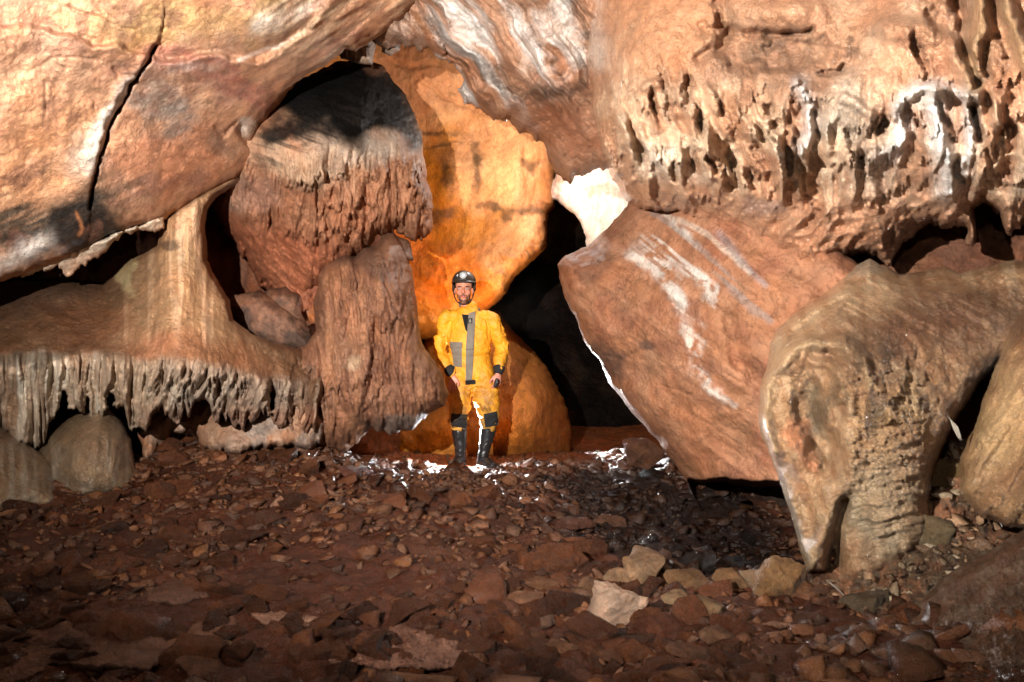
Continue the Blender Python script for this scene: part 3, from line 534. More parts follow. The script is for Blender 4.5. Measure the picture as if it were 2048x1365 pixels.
relief('leaning_boulder', [(1116, 530), (1130, 512), (1150, 500), (1176, 492), (1200, 468), (1240, 430), (1262, 396), (1330, 390), (1480, 400), (1640, 470), (1760, 560), (1700, 700), (1640, 820), (1650, 1160), (1560, 1140), (1500, 1120), (1440, 1070), (1400, 1010), (1372, 960), (1340, 915), (1300, 866), (1262, 826), (1222, 772), (1196, 722), (1168, 680), (1150, 632), (1128, 590)],
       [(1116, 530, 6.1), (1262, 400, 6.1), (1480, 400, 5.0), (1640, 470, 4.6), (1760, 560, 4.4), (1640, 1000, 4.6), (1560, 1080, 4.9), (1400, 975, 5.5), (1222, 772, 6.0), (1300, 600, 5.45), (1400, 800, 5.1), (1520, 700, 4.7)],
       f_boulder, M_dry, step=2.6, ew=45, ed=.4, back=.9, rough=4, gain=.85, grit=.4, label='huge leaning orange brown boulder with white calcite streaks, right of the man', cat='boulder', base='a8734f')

def f_over(g):
    gen(g, .10, .05, .012, 250)
    sh = .5*np.exp(-((g.v-240)/210)**2); g.r += sh
    # ribbed, pitted belt
    belt = np.exp(-((g.v-290-.05*(g.u-1500))/125)**2)*sst(1180, 1230, g.u)
    a = g.u-.28*(g.v-250)*(g.u < 1560)+14*fbm(g.u/50, g.v/70, 251, 3)
    n1 = ridged(a/36, g.v/120, 252, 2); n2 = ridged(a/16, g.v/60, 253, 2)
    g.r += belt*(.10*n1+.02*n2)
    g.bump(1310, 70, 120, 120, .26); g.bump(1670, 200, 90, 75, .16); g.bump(1800, 60, 60, 120, .12); g.bump(1560, 20, 110, 34, .16)
    g.r -= .20*g.blob(1540, 105, 130, 45, 8, .6, .3, 250)
    for yy, sd, am, ln in ((330, 255, .12, 60), (395, 256, .10, 50), (190, 257, .08, 80), (255, 258, .09, 50)): tier(g, yy, am*.7, ln, sd, -.03, 1500, 44, 34, sst(1180, 1240, g.u))
    PT = ((1336, 171, 9, 25), (1273, 324, 16, 38), (1308, 204, 7, 24), (1334, 222, 12, 14), (1380, 176, 9, 20), (1387, 296, 20, 24), (1466, 320, 14, 30), (1403, 245, 8, 20), (1586, 320, 12, 24), (1517, 287, 18, 10), (1537, 222, 8, 14), (1551, 252, 16, 14), (1600, 218, 16, 28),
          (1632, 245, 9, 32), (1600, 171, 12, 9), (1665, 143, 24, 6), (1764, 250, 11, 14), (1822, 245, 14, 40), (1697, 278, 9, 22), (1762, 342, 20, 34), (1716, 320, 8, 18), (1884, 225, 6, 28), (1956, 260, 11, 50), (1984, 130, 18, 42), (2007, 296, 22, 50), (1915, 343, 9, 18), (1838, 108, 9, 34), (1884, 50, 20, 58), (1443, 46, 11, 32), (1500, 350, 10, 12), (1430, 330, 8, 14), (1350, 350, 8, 18))
    for k, (cx, cy, rx, ry) in enumerate(PT): pm = g.blob(cx, cy, rx*1.3, ry*1.25, -14, .75, .15, 280+k); g.r -= .15*pm; g.mix(pm, '96603c', .5)
    rr_ = random.Random(11)
    for k in range(58):
        x0 = rr_.uniform(1200, 1960) if k < 12 else rr_.uniform(1205, 1600); y0 = rr_.uniform(165, 345)+(x0 < 1300)*30; ln = rr_.uniform(35, 95); sl = rr_.uniform(.1, .5) if x0 < 1600 else rr_.uniform(-.25, .15); wd = rr_.uniform(5, 11)
        m_ = (np.abs(g.u-x0-sl*ln/2) < 90) & (np.abs(g.v-y0-ln/2) < 120)
        h_ = G(); h_.u = g.u[m_]; h_.v = g.v[m_]
        q = h_.line([(x0, y0), (x0+sl*ln*.4, y0+ln*.5), (x0+sl*ln, y0+ln)], wd, (.7, 1.15), 5, 600+k, 24, 2.2)
        g.r[m_] += rr_.uniform(.07, .15)*q*sst(y0-30, y0+ln*.4, h_.v)
        cc = hexc(rr_.choice(['d8a878', 'e2c29c', 'c88c5c', 'd09a6c'])); g.col[m_] = g.col[m_]*(1-q[:, None]*.5)+cc*q[:, None]*.5
    # fat ribs and columns on the right
    RB = (([(1868, 190), (1874, 235), (1885, 290), (1895, 350), (1898, 385)], 17, .20), ([(1800, 215), (1805, 260), (1795, 300), (1760, 320)], 13, .13), ([(1930, 190), (1945, 250), (1938, 300), (1925, 350)], 10, .12),
          ([(1985, 90), (2000, 190), (1990, 260), (1965, 330), (1950, 400)], 14, .16), ([(1960, -60), (1965, 60), (1945, 120), (1945, 190)], 15, .20), ([(1990, -60), (2030, 60), (2060, 140)], 15, .22), ([(1600, 170), (1618, 210), (1622, 250), (1605, 300)], 11, .16),
          ([(1700, 300), (1705, 340), (1700, 385)], 18, .15), ([(1745, 300), (1748, 350), (1745, 395)], 12, .12), ([(1360, 200), (1385, 260), (1420, 300), (1455, 350)], 10, .12), ([(1230, 230), (1260, 290), (1264, 360)], 9, .12), ([(1290, 180), (1330, 160), (1350, 230)], 10, .08),
          ([(1780, 60), (1840, 60), (1900, 90), (1930, 150)], 20, .12), ([(1690, 195), (1760, 240), (1780, 290)], 10, .08), ([(1880, 175), (1830, 178), (1800, 210)], 9, .12), ([(1950, 195), (1900, 180), (1868, 188)], 8, .12), ([(1560, 230), (1570, 280), (1585, 330)], 11, .10), ([(1480, 260), (1500, 310), (1520, 340)], 10, .10))
    for k, (pts, wd, hh) in enumerate(RB): g.r += hh*g.line(pts, wd, (1, 1), 4, 260+k, 30, 2.6)
    g.r -= .14*g.line([(1440, 0), (1455, 50), (1440, 90), (1400, 120)], 12, (1, 1), 5, 300); g.r -= .16*g.line([(1455, 62), (1530, 68), (1620, 62)], 10, (1, .6), 6, 301)
    g.r -= .30*g.line([(1905, -60), (1915, 20), (1925, 100), (1955, 170)], 14, (1.2, .6), 4, 302)
    # lower knobbly band
    lw = sst(380, 420, g.v); g.r += lw*(.11*ridged(g.u/60+g.v/90, g.v/60, 303, 3)+.04*fbm(g.u/24, g.v/24, 304, 4))
    mott(g, 'c4926a', 'b07a56', 90, 305); g.mix(sst(-.1, .6, fbm(g.u/70, g.v/70, 306, 5)), 'cfa27c', .6)
    g.mix(belt*sst(-.1, .5, n1), 'e6c8a4', .75); g.mix(g.blob(1320, 300, 110, 40, 30, .8)*sst(-.3, .4, fbm(g.u/30, g.v/30, 307, 4)), 'e2ccb4', .8)
    g.mix(g.blob(1690, 210, 90, 70, 10, .6), 'b8a894', .8); g.mix(g.blob(1560, 130, 160, 55, 5, .7, .4), '94684a', .7)
    g.mix(g.blob(1640, 70, 120, 40, 8, .7, .5)*sst(0, .4, fbm(g.u/30, g.v/30, 308, 4)), '4a3426', .7); g.mix(g.blob(1530, 110, 60, 30, 0, .7, .5), '54402e', .6)
    for k in (0, 1, 2, 6, 14, 15): g.mix(g.line(RB[k][0], RB[k][1]*1.3, (1, 1), 4, 260+k, 30), 'f0ece8', .95)
    for k in (4, 5): g.mix(g.line(RB[k][0], RB[k][1]*1.3, (1, 1), 4, 260+k, 30), 'a08458', .7)
    g.mix(g.blob(1840, 190, 70, 22), 'ddd2c6', .6); g.mix(g.blob(1730, 320, 70, 80, 0, .7), 'a08a78', .6); g.mix(lw, 'c28458', .5); g.mix(g.blob(1530, 420, 60, 24), '8c7870', .6)
    g.mix(g.blob(1300, 50, 130, 110), 'c48350', .6); g.mix(g.line([(1180, -60), (1190, 40), (1200, 120)], 18, (1, 1), 8, 309), 'd8cabc', .6)
def e_over(U, V, S): return S+5*fba(U/14, V/60, 310, 3)*sst(380, 440, V)
relief('pitted_overhang', [(1190, -260), (2350, -260), (2350, 420), (2060, 430), (2042, 446), (2022, 474), (2004, 452), (1985, 412), (1968, 400), (1956, 420), (1952, 488), (1938, 486), (1934, 458), (1890, 452), (1850, 454), (1815, 478), (1775, 528), (1748, 514), (1712, 508), (1672, 530), (1650, 568), (1628, 572), (1600, 556), (1560, 540), (1500, 500), (1440, 460), (1360, 430), (1290, 424), (1250, 400), (1222, 350), (1200, 300), (1180, 220), (1166, 140), (1162, 60)],
       [(1190, -260, 4.2), (2350, -260, 2.8), (1170, 100, 5.3), (1240, 380, 5.4), (1400, 200, 4.8), (1640, 200, 4.3), (1900, 200, 3.8), (2350, 300, 2.9), (1500, 480, 4.9), (1640, 560, 4.6), (1850, 450, 4.3), (2020, 470, 3.8), (1600, 0, 4.2)],
       f_over, M_wet, step=2.4, grit=.5, ew=120, ed=.75, back=.9, rough=5, edge=e_over, label='huge orange overhang with pits, ribs and white calcite columns, top right', cat='flowstone', base='c08e68', desat=.16)

def f_rback(g): gen(g, .15, .06, .02, 320); mott(g, '6a4430', '8a5c3c', 80, 321)
relief('dark_alcove_wall', [(1600, 380), (2350, 360), (2350, 760), (1600, 700)], [(1600, 400, 5.9), (2350, 400, 4.8), (2350, 700, 4.6), (1600, 700, 5.6)], f_rback, M_dry, step=5, ew=40, ed=.3, back=.4, label='dark brown rock inside the low gap under the overhang, right', cat='rock wall', base='6a4430')

def f_rmound(g):
    gen(g, .06, .04, .010, 330)
    ear = [(1545, 900), (1528, 830), (1535, 760), (1570, 710), (1620, 686), (1680, 690), (1722, 720), (1740, 770)]
    g.r += .19*g.line(ear, 18, (1, 1), 6, 331); g.r += .10*g.line([(1522, 850), (1550, 940), (1590, 1050), (1620, 1130)], 20, (1, 1), 5, 332); g.r += .08*g.line([(1575, 740), (1610, 720), (1660, 725), (1700, 760), (1700, 820)], 13, (1, 1), 5, 333)
    g.r -= .26*g.blob(1622, 850, 48, 100, -18, .8, .15)
    g.bump(1590, 890, 26, 50, .12, -20)
    g.r += .16*g.line([(1690, 740), (1700, 900), (1660, 1050), (1645, 1120)], 30, (1, 1), 8, 334)*.7
    g.r -= .16*g.line([(1690, 1000), (1672, 1060), (1664, 1130)], 9, (1, 1.4), 4, 335)
    g.bump(1790, 850, 80, 160, .22); g.bump(1760, 1040, 60, 80, .10); g.bump(1740, 620, 140, 70, .15); g.bump(1710, 535, 45, 24, .08)
    rip = fba((g.u*.2+g.v)/11+.6*fbm(g.u/40, g.v/40, 336, 3), (g.u-.2*g.v)/60, 337, 3); g.r += .030*rip*g.blob(1780, 960, 120, 190, 0, .6)
    pp = fbm(g.u/12, g.v/12, 338, 3, .6); g.r += .040*np.abs(pp)*g.blob(1760, 800, 150, 200, 0, .7); g.r -= .05*sst(.1, .5, fbm(g.u/20, g.v/26, 345, 3))*g.blob(1790, 740, 110, 110, 0, .8)
    g.r += .03*fba((g.u*.5-g.v*.86)/22, (g.u*.86+g.v*.5)/150, 339, 3)*sst(720, 640, g.v)
    g.r -= .05*g.line([(1540, 740), (1560, 690), (1600, 655), (1680, 600)], 14, (1, .4), 5, 340)
    mott(g, 'b08c66', '8c6444', 70, 341); g.mix(sst(-.1, .4, fba((g.u*.3+g.v)/60, (g.u-.3*g.v)/14, 346, 4)), 'c4a680', .5); g.mix(g.blob(1600, 890, 34, 60, -20, .6), 'cf8f66', .9); g.mix(g.blob(1640, 820, 36, 50, 0, .7), '544a38', .8)
    g.mix(g.line(ear, 15, (1, 1), 6, 331), 'bca078', .8); g.mix(g.line([(1522, 850), (1550, 940), (1590, 1050), (1620, 1130)], 18, (1, 1), 5, 332), 'b09c78', .8)  # lit left rim painted cream
    g.mix(g.blob(1840, 650, 240, 110, 0, .8), '5c3a24', .9); g.mix(g.blob(1730, 540, 50, 26, 0, .6), 'b8a488', .8); g.mix(g.blob(1760, 1010, 90, 120, 0, .7), 'a8997c', .7); g.mix(g.blob(1790, 840, 90, 110, 0, .7, .4), '8c7044', .5)  # dark brown upper right is soft shadow painted into the colour
    g.mix(sst(.2, .5, fbm(g.u/26, g.v/40, 342, 5))*g.blob(1780, 760, 130, 150), '3c2c1a', .6); g.mix(g.blob(1980, 610, 90, 70), '3a2014', .7)
relief('draped_flowstone', [(1516, 830), (1520, 780), (1536, 730), (1540, 690), (1560, 650), (1592, 622), (1640, 592), (1690, 556), (1716, 528), (1740, 516), (1770, 534), (1800, 552), (1850, 540), (1890, 532), (1920, 545), (2000, 524), (2350, 500), (2350, 760), (2010, 720), (1965, 760), (1915, 830), (1896, 870), (1872, 930), (1860, 1000), (1868, 1080), (1810, 1130), (1750, 1170), (1700, 1176), (1672, 1160), (1668, 1100), (1655, 1148), (1612, 1152), (1596, 1080), (1570, 990), (1545, 920), (1524, 870)],
       [(1516, 830, 3.75), (1640, 600, 3.95), (1740, 520, 4.2), (2000, 530, 3.9), (2350, 600, 3.3), (1650, 850, 3.4), (1780, 850, 3.3), (1640, 1140, 3.35), (1740, 1170, 3.2), (1860, 1000, 3.35), (1960, 760, 3.5), (1800, 650, 3.75)],
       f_rmound, M_wet, step=2.4, ew=45, ed=.30, back=.6, rough=3, label='glistening draped flowstone with ear shaped hollow and tapering feet, right foreground', cat='flowstone', base='a07c58', gain=.84, desat=.08)

def f_rslab(g):
    gen(g, .05, .03, .012, 350); g.r += .04*fba((g.u*.8+g.v*.5)/26, (g.v*.8-g.u*.5)/200, 351, 3); g.r += .03*np.abs(fbm(g.u/14, g.v/14, 352, 3))*sst(940, 1000, g.v)
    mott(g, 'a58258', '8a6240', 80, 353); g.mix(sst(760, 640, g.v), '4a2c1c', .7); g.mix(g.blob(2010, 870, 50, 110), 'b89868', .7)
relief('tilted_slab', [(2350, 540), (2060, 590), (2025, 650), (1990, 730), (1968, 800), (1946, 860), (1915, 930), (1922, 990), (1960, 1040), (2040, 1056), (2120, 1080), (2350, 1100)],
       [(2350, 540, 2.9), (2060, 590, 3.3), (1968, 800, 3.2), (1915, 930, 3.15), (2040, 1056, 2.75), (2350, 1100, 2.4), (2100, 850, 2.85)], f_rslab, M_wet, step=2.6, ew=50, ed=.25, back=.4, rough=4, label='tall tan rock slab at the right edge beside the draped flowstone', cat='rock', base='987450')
def f_rb(g):
    gen(g, .05, .04, .014, 360); g.r += .02*np.abs(fbm(g.u/12, g.v/12, 361, 4)); mott(g, '7a5a44', '5c3e2c', 70, 362); g.mix(sst(.1, .5, fbm(g.u/20, g.v/20, 363, 4)), '94806c', .4)
relief('mud_streaked_boulder', [(1700, 1480), (1735, 1400), (1760, 1330), (1790, 1262), (1840, 1205), (1900, 1150), (1970, 1105), (2050, 1058), (2350, 980), (2350, 1480)],
       [(1700, 1480, 1.95), (1790, 1262, 2.55), (1900, 1150, 2.65), (2050, 1058, 2.6), (2350, 1000, 2.3), (2350, 1480, 1.6), (2000, 1300, 2.1)], f_rb, M_mud, step=2.6, ew=60, ed=.25, back=.4, rough=5, label='rounded mud streaked boulder in the bottom right corner', cat='boulder', base='74543e')
# ------------------------------------------------------------------ the man
from mathutils import Vector, Matrix
from mathutils.bvhtree import BVHTree
import bmesh
def ring_tube(pts, rad, seg=20, ref=(0, 1, 0), caps=True):
    """closed tube through pts with elliptical radii (side, ref)"""
    pts = np.asarray(pts, float); n = len(pts); V = []; Fc = []
    rad = [(r, r) if np.isscalar(r) else r for r in rad]
    T = np.gradient(pts, axis=0); T /= np.linalg.norm(T, axis=1)[:, None]+1e-9
    ref = np.asarray(ref, float)
    def ring(c, t, rx, ry):
        s = np.cross(t, ref); s /= np.linalg.norm(s)+1e-9; q = np.cross(s, t)
        a = np.linspace(0, 2*np.pi, seg, endpoint=False)[:, None]
        return c+s*np.cos(a)*rx+q*np.sin(a)*ry
    rings = []
    if caps:
        for k in (0.35, 0.8):
            m = min(rad[0]); rings.append(ring(pts[0]-T[0]*m*math.sqrt(1-k*k), T[0], rad[0][0]*k, rad[0][1]*k))
    for i in range(n): rings.append(ring(pts[i], T[i], *rad[i]))
    if caps:
        for k in (0.8, 0.35):
            m = min(rad[-1]); rings.append(ring(pts[-1]+T[-1]*m*math.sqrt(1-k*k), T[-1], rad[-1][0]*k, rad[-1][1]*k))
    V = np.concatenate(rings); m = len(rings)
    for i in range(m-1):
        for j in range(seg):
            k = (j+1) % seg; Fc.append([i*seg+j, i*seg+k, (i+1)*seg+k, (i+1)*seg+j])
    V = np.concatenate([V, rings[0].mean(0)[None], rings[-1].mean(0)[None]]); a = len(V)-2; b = len(V)-1
    for j in range(seg):
        k = (j+1) % seg; Fc.append([a, k, j]); Fc.append([b, (m-1)*seg+j, (m-1)*seg+k])
    return V, Fc
def smoothpath(pts, rad, k=5):
    pts = np.asarray(pts, float); rad = np.asarray([(r, r) if np.isscalar(r) else r for r in rad], float)
    q = np.concatenate([pts, rad], 1); n = len(q); out = []
    for i in range(n-1):
        p0, p1, p2, p3 = q[max(0, i-1)], q[i], q[i+1], q[min(n-1, i+2)]
        for t in np.linspace(0, 1, k, endpoint=False):
            out.append(.5*((2*p1)+(-p0+p2)*t+(2*p0-5*p1+4*p2-p3)*t*t+(-p0+3*p1-3*p2+p3)*t**3))
    out.append(q[-1]); out = np.array(out); return out[:, :3], [tuple(np.maximum(r, .002)) for r in out[:, 3:]]
def ell(c, r, rot=None, seg=24, rg=14, pw=2.0):
    th = np.linspace(0, 2*np.pi, seg, endpoint=False); V = []; Fc = []
    for i in range(1, rg):
        p = np.pi*i/rg; V += [[math.sin(p)*math.cos(t), math.sin(p)*math.sin(t), math.cos(p)] for t in th]
    V = np.array(V+[[0, 0, 1], [0, 0, -1]], float)
    if pw != 2.0: V = np.sign(V)*np.abs(V)**(2/pw)
    for i in range(rg-2):
        for j in range(seg):
            k = (j+1) % seg; Fc.append([i*seg+j, (i+1)*seg+j, (i+1)*seg+k, i*seg+k])
    a = len(V)-2
    for j in range(seg):
        k = (j+1) % seg; Fc.append([a, j, k]); Fc.append([a+1, (rg-2)*seg+k, (rg-2)*seg+j])
    V = V*np.asarray(r)
    if rot is not None: V = V@np.array(Matrix.Rotation(R(rot[1]), 3, rot[0])).T
    return V+np.asarray(c), Fc
def mesh_of(parts, name='tmp'):
    V = []; Fc = []; o = 0
    for v, f in parts:
        V += [tuple(x) for x in v]; Fc += [[i+o for i in q] for q in f]; o += len(v)
    me = bpy.data.meshes.new(name); me.from_pydata(V, [], Fc); me.update(); return me
def fuse(parts, name, mat, vox=0.006, smooth=4, fac=0.5, disp=None, colf=None):
    me = mesh_of(parts, name+'_raw'); o = bpy.data.objects.new(name+'_raw', me); COL.objects.link(o)
    m = o.modifiers.new('r', 'REMESH'); m.mode = 'VOXEL'; m.voxel_size = vox
    m = o.modifiers.new('s', 'SMOOTH'); m.factor = fac; m.iterations = smooth
    ev = o.evaluated_get(bpy.context.evaluated_depsgraph_get()); nm = bpy.data.meshes.new_from_object(ev); nm.name = name
    bpy.data.objects.remove(o); bpy.data.meshes.remove(me)
    n = len(nm.vertices); co = np.empty(n*3, np.float32); nm.vertices.foreach_get('co', co); co = co.reshape(-1, 3)
    if disp is not None:
        no = np.empty(n*3, np.float32); nm.vertices.foreach_get('normal', no); co = co+no.reshape(-1, 3)*disp(co)[:, None]; nm.vertices.foreach_set('co', co.ravel())
    if colf is not None:
        a = nm.color_attributes.new('Col', 'FLOAT_COLOR', 'POINT'); c4 = np.ones((n, 4), np.float32); c4[:, :3] = colf(co); a.data.foreach_set('color', c4.ravel())
    nm.polygons.foreach_set('use_smooth', np.ones(len(nm.polygons), bool)); nm.materials.clear(); nm.materials.append(mat); nm.update()
    o = bpy.data.objects.new(name, nm); COL.objects.link(o); return o
def plain(name, col, rough=0.6, spec=0.5, bump=None, metal=0.0, var=0.12, attr=False, sss=0):
    m = bpy.data.materials.new(name); m.use_nodes = True; nt = m.node_tree; b = nt.nodes['Principled BSDF']; L = nt.links.new
    tc = nd(nt, 'ShaderNodeTexCoord'); n1 = nd(nt, 'ShaderNodeTexNoise'); n1.inputs['Scale'].default_value = 9; n1.inputs['Detail'].default_value = 6; L(tc.outputs['Object'], n1.inputs['Vector'])
    mr = nd(nt, 'ShaderNodeMapRange'); mr.inputs[1].default_value = .3; mr.inputs[2].default_value = .7; mr.inputs[3].default_value = 1-var; mr.inputs[4].default_value = 1+var; L(n1.outputs[0], mr.inputs[0])
    if attr: c = nd(nt, 'ShaderNodeAttribute', attribute_name='Col').outputs['Color']
    else:
        rgb = nd(nt, 'ShaderNodeRGB'); rgb.outputs[0].default_value = (*col, 1); c = rgb.outputs[0]
    mu = nd(nt, 'ShaderNodeVectorMath', operation='SCALE'); L(c, mu.inputs[0]); L(mr.outputs[0], mu.inputs['Scale']); L(mu.outputs[0], b.inputs['Base Color'])
    b.inputs['Roughness'].default_value = rough; b.inputs['Specular IOR Level'].default_value = spec; b.inputs['Metallic'].default_value = metal
    if sss: b.inputs['Subsurface Weight'].default_value = sss; b.inputs['Subsurface Scale'].default_value = 0.01
    if bump:
        n = nd(nt, 'ShaderNodeTexNoise'); n.inputs['Scale'].default_value = bump[0]; n.inputs['Detail'].default_value = 5; L(tc.outputs['Object'], n.inputs['Vector'])
        bp = nd(nt, 'ShaderNodeBump'); bp.inputs['Distance'].default_value = bump[1]; L(n.outputs[0], bp.inputs['Height']); L(bp.outputs[0], b.inputs['Normal'])
    return m
m_skin = plain('skin', (.6, .3, .2), .5, .4, (90, .002), attr=True, sss=.05); m_yel = plain('yellow_oversuit_cloth', (.80, .36, .022), .55, .4, (60, .006), var=.18, attr=True)
m_grey = plain('grey_cloth', (.20, .165, .13), .8, .3, (120, .003)); m_blk = plain('black_cloth', (.018, .017, .017), .8, .3, (150, .003)); m_boot = plain('black_rubber', (.014, .014, .015), .35, .5, (30, .006))
m_helm = plain('dark_helmet_shell', (.035, .026, .02), .35, .5, (25, .002)); m_lens = plain('lamp_glass', (.75, .75, .72), .08, .9); m_metal = plain('lamp_metal', (.5, .5, .5), .25, .5, metal=.9)
m_eyew = plain('eye_white', (.7, .66, .62), .2, .5); m_iris = plain('eye_iris', (.05, .03, .02), .15, .5); m_shirt = plain('undershirt', (.012, .012, .012), .9, .2)
m_emb = plain('emblem_thread', (.3, .27, .22), .7, .3)

PX, PY = -0.385, 7.2
PZ = float(min(floor_z(PX-.11, PY), floor_z(PX+.12, PY-.05)))+.005
root = bpy.data.objects.new('person', None); COL.objects.link(root); root.location = (PX, PY, PZ)
tag(root, 'bearded man in yellow oversuit, dark helmet and black boots standing on the floor', 'person')
def pc(o, par=None): o.parent = par or root; return o      # local coordinates of the man: x right in the picture, -y towards the camera, z up
hx = -0.055   # head centre x
hd = -0.02    # head centre y
LW = (-.150, -.13, .845); RW = (.262, -.10, .865)      # wrists
LE = (-.285, .02, 1.08); RE = (.292, .03, 1.09)        # elbows
LS = (-.215, .0, 1.385); RS = (.195, .0, 1.375)        # shoulders
def hand(wr, dn, side, nm, curl, thumb_in=.5, spread=1.0):
    wr = Vector(wr); dn = Vector(dn).normalized(); side = Vector(side).normalized(); nm = side.cross(dn).normalized() if nm is None else Vector(nm).normalized()
    P_ = []
    def pt(a, b, c): return tuple(wr+dn*a+side*b+nm*c)
    pp, rr = smoothpath([pt(-.03, 0, 0), pt(.0, 0, 0), pt(.035, 0, 0), pt(.07, .002, 0), pt(.092, 0, .002)], [(.026, .020), (.026, .019), (.036, .018), (.042, .016), (.036, .011)], 4)
    P_.append(ring_tube(pp, rr, 16, tuple(nm)))
    for k, (off, ln) in enumerate(((.030, .072), (.010, .080), (-.011, .074), (-.030, .058))):
        a = .085-abs(off)*.25; b = off; c = 0.0; pts = [pt(a-.02, b, c), pt(a, b, c)]; ang = curl*.35
        for s_ in (.45, .30, .25):
            a += ln*s_*math.cos(ang); c += ln*s_*math.sin(ang); b = b+off*.10*spread; pts.append(pt(a, b, c)); ang += curl
        P_.append(ring_tube(pts, [.0088, .0090, .0085, .0080, .0068], 10, tuple(side)))
    tb = [pt(.02, .022, 0), pt(.042, .044, .012*thumb_in), pt(.068, .056, .03*thumb_in), pt(.092, .052, .045*thumb_in)]
    P_.append(ring_tube(tb, [.014, .0125, .0105, .008], 10, tuple(nm)))
    return P_
body = []
# skull, face
body += [ell((hx, hd+.012, 1.680), (.078, .098, .105)), ell((hx, hd-.022, 1.590), (.066, .072, .088)), ell((hx, hd-.055, 1.528), (.040, .036, .036)), ell((hx, hd-.068, 1.512), (.020, .020, .016)),
         ell((hx-.035, hd-.055, 1.592), (.030, .028, .030)), ell((hx+.035, hd-.055, 1.592), (.030, .028, .030)), ell((hx, hd-.076, 1.655), (.056, .016, .013)),
         ell((hx, hd-.084, 1.556), (.027, .014, .016))]
nz, nr = smoothpath([(hx, hd-.082, 1.648), (hx, hd-.096, 1.622), (hx, hd-.108, 1.600), (hx, hd-.102, 1.592)], [.008, .010, .0135, .011], 4)
body.append(ring_tube(nz, nr, 12, (1, 0, 0)))
body += [ell((hx-.013, hd-.093, 1.594), (.009, .010, .008)), ell((hx+.013, hd-.093, 1.594), (.009, .010, .008)), ell((hx, hd-.096, 1.561), (.024, .008, .0055)), ell((hx, hd-.094, 1.550), (.020, .009, .006))]
for s in (-1, 1): body.append(ell((hx+s*.083, hd+.012, 1.612), (.011, .020, .031), ('Z', 15*s)))
# neck and the body inside the clothes
body.append(ring_tube(*smoothpath([(hx, hd+.02, 1.60), (hx+.01, .005, 1.52), (hx+.03, .01, 1.44), (-.01, .01, 1.38)], [(.052, .056), (.054, .056), (.062, .06), (.10, .07)], 4), 20))
body.append(ring_tube(*smoothpath([(-.01, 0, 1.36), (-.01, 0, 1.20), (0, 0, 1.05), (.0, 0, .92), (0, .0, .86)], [(.14, .08), (.15, .09), (.125, .085), (.14, .09), (.12, .08)], 4), 20))
for S_, E_, W_ in ((LS, LE, LW), (RS, RE, RW)): body.append(ring_tube(*smoothpath([(S_[0]*.6, 0, 1.35), S_, tuple((np.array(S_)+E_)/2), E_, tuple((np.array(E_)+W_)/2), W_], [.05, .048, .042, .036, .034, .024], 4), 14))
KN = ((-.102, -.03, .47), (.172, -.03, .47)); AN = ((-.088, .01, .10), (.118, .0, .09))
for (hxx, K_, A_) in ((-.075, KN[0], AN[0]), (.10, KN[1], AN[1])): body.append(ring_tube(*smoothpath([(hxx, 0, .88), ((hxx+K_[0])/2, -.01, .68), K_, ((K_[0]+A_[0])/2, .02, .28), A_], [.078, .07, .05, .046, .034], 4), 14))
body += hand(LW, (-.05, -.12, -1), (.93, -.35, 0), None, .22, .5)
body += hand(RW, (-.14, -.16, -1), (-.80, -.58, 0), (-.35, .55, 0), .55, .9)
def skinc(co):
    c = np.tile(hexc('d08a6c'), (len(co), 1)); x = co[:, 0]-hx; y = co[:, 1]-hd; z = co[:, 2]
    def m(w, h): 
        w = np.clip(w, 0, 1)[:, None]; return c*(1-w)+hexc(h)*w
    front = sst(.02, -.02, y)
    nse = fbm(co[:, 0]*240, co[:, 2]*240, 5, 3)*.25
    c = m(np.exp(-((np.abs(x)-.035)/.018)**2-((z-1.595)/.018)**2)*.4*front, 'd8705a'); c = m(np.exp(-(x/.014)**2-((z-1.600)/.014)**2)*.5*front, 'd06a54')
    for s in (-1, 1):
        c = m(sst(1.2, .7, np.sqrt(((x-s*.034)/.022)**2+((z-1.650+.10*np.abs(x-s*.034))/.0055)**2)+nse)*front*.9, '2a1a12')
        c = m(np.exp(-((x-s*.033)/.02)**2-((z-1.632)/.012)**2)*.45*front, '8a5040')
    # beard and moustache
    bd = np.maximum(sst(1.542, 1.528, z+.25*np.maximum(0, .02-np.abs(x))+.0)*sst(1.50, 1.506, z+0*x), sst(.042, .052, np.abs(x)+.15*(z-1.54))*sst(1.60, 1.56, z))
    bd = np.maximum(bd, sst(1.1, .7, np.sqrt((x/.034)**2+((z-1.574+2.5*x*x*4)/.0075)**2)))
    bd = np.maximum(bd, sst(1.15, .7, np.sqrt(((np.abs(x)-.033)/.008)**2+((z-1.548)/.026)**2)))
    c = m(bd*sst(.03, .0, y)*sst(1.485, 1.495, z)*.82*(1+nse), '2c1c14')
    c = m(sst(1.15, .8, np.sqrt((x/.022)**2+((z-1.556)/.009)**2))*front, 'bb5c50'); c = m(sst(1.1, .5, np.sqrt((x/.021)**2+((z-1.5555)/.0016)**2))*front, '5a2420')
    return np.where((z < 1.0)[:, None], hexc('cc8670'), c)
bo = pc(fuse(body, 'body', m_skin, .0042, 3, .5, None, skinc))
for s in (-1, 1):
    e = pc(fuse([ell((hx+s*.033, hd-.0735, 1.630), (.0115, .010, .0075))], 'eye', m_eyew, .002, 1))
    i = fuse([ell((hx+s*.033, hd-.0815, 1.630), (.0052, .004, .0055))], 'iris', m_iris, .0015, 1); pc(i, e)
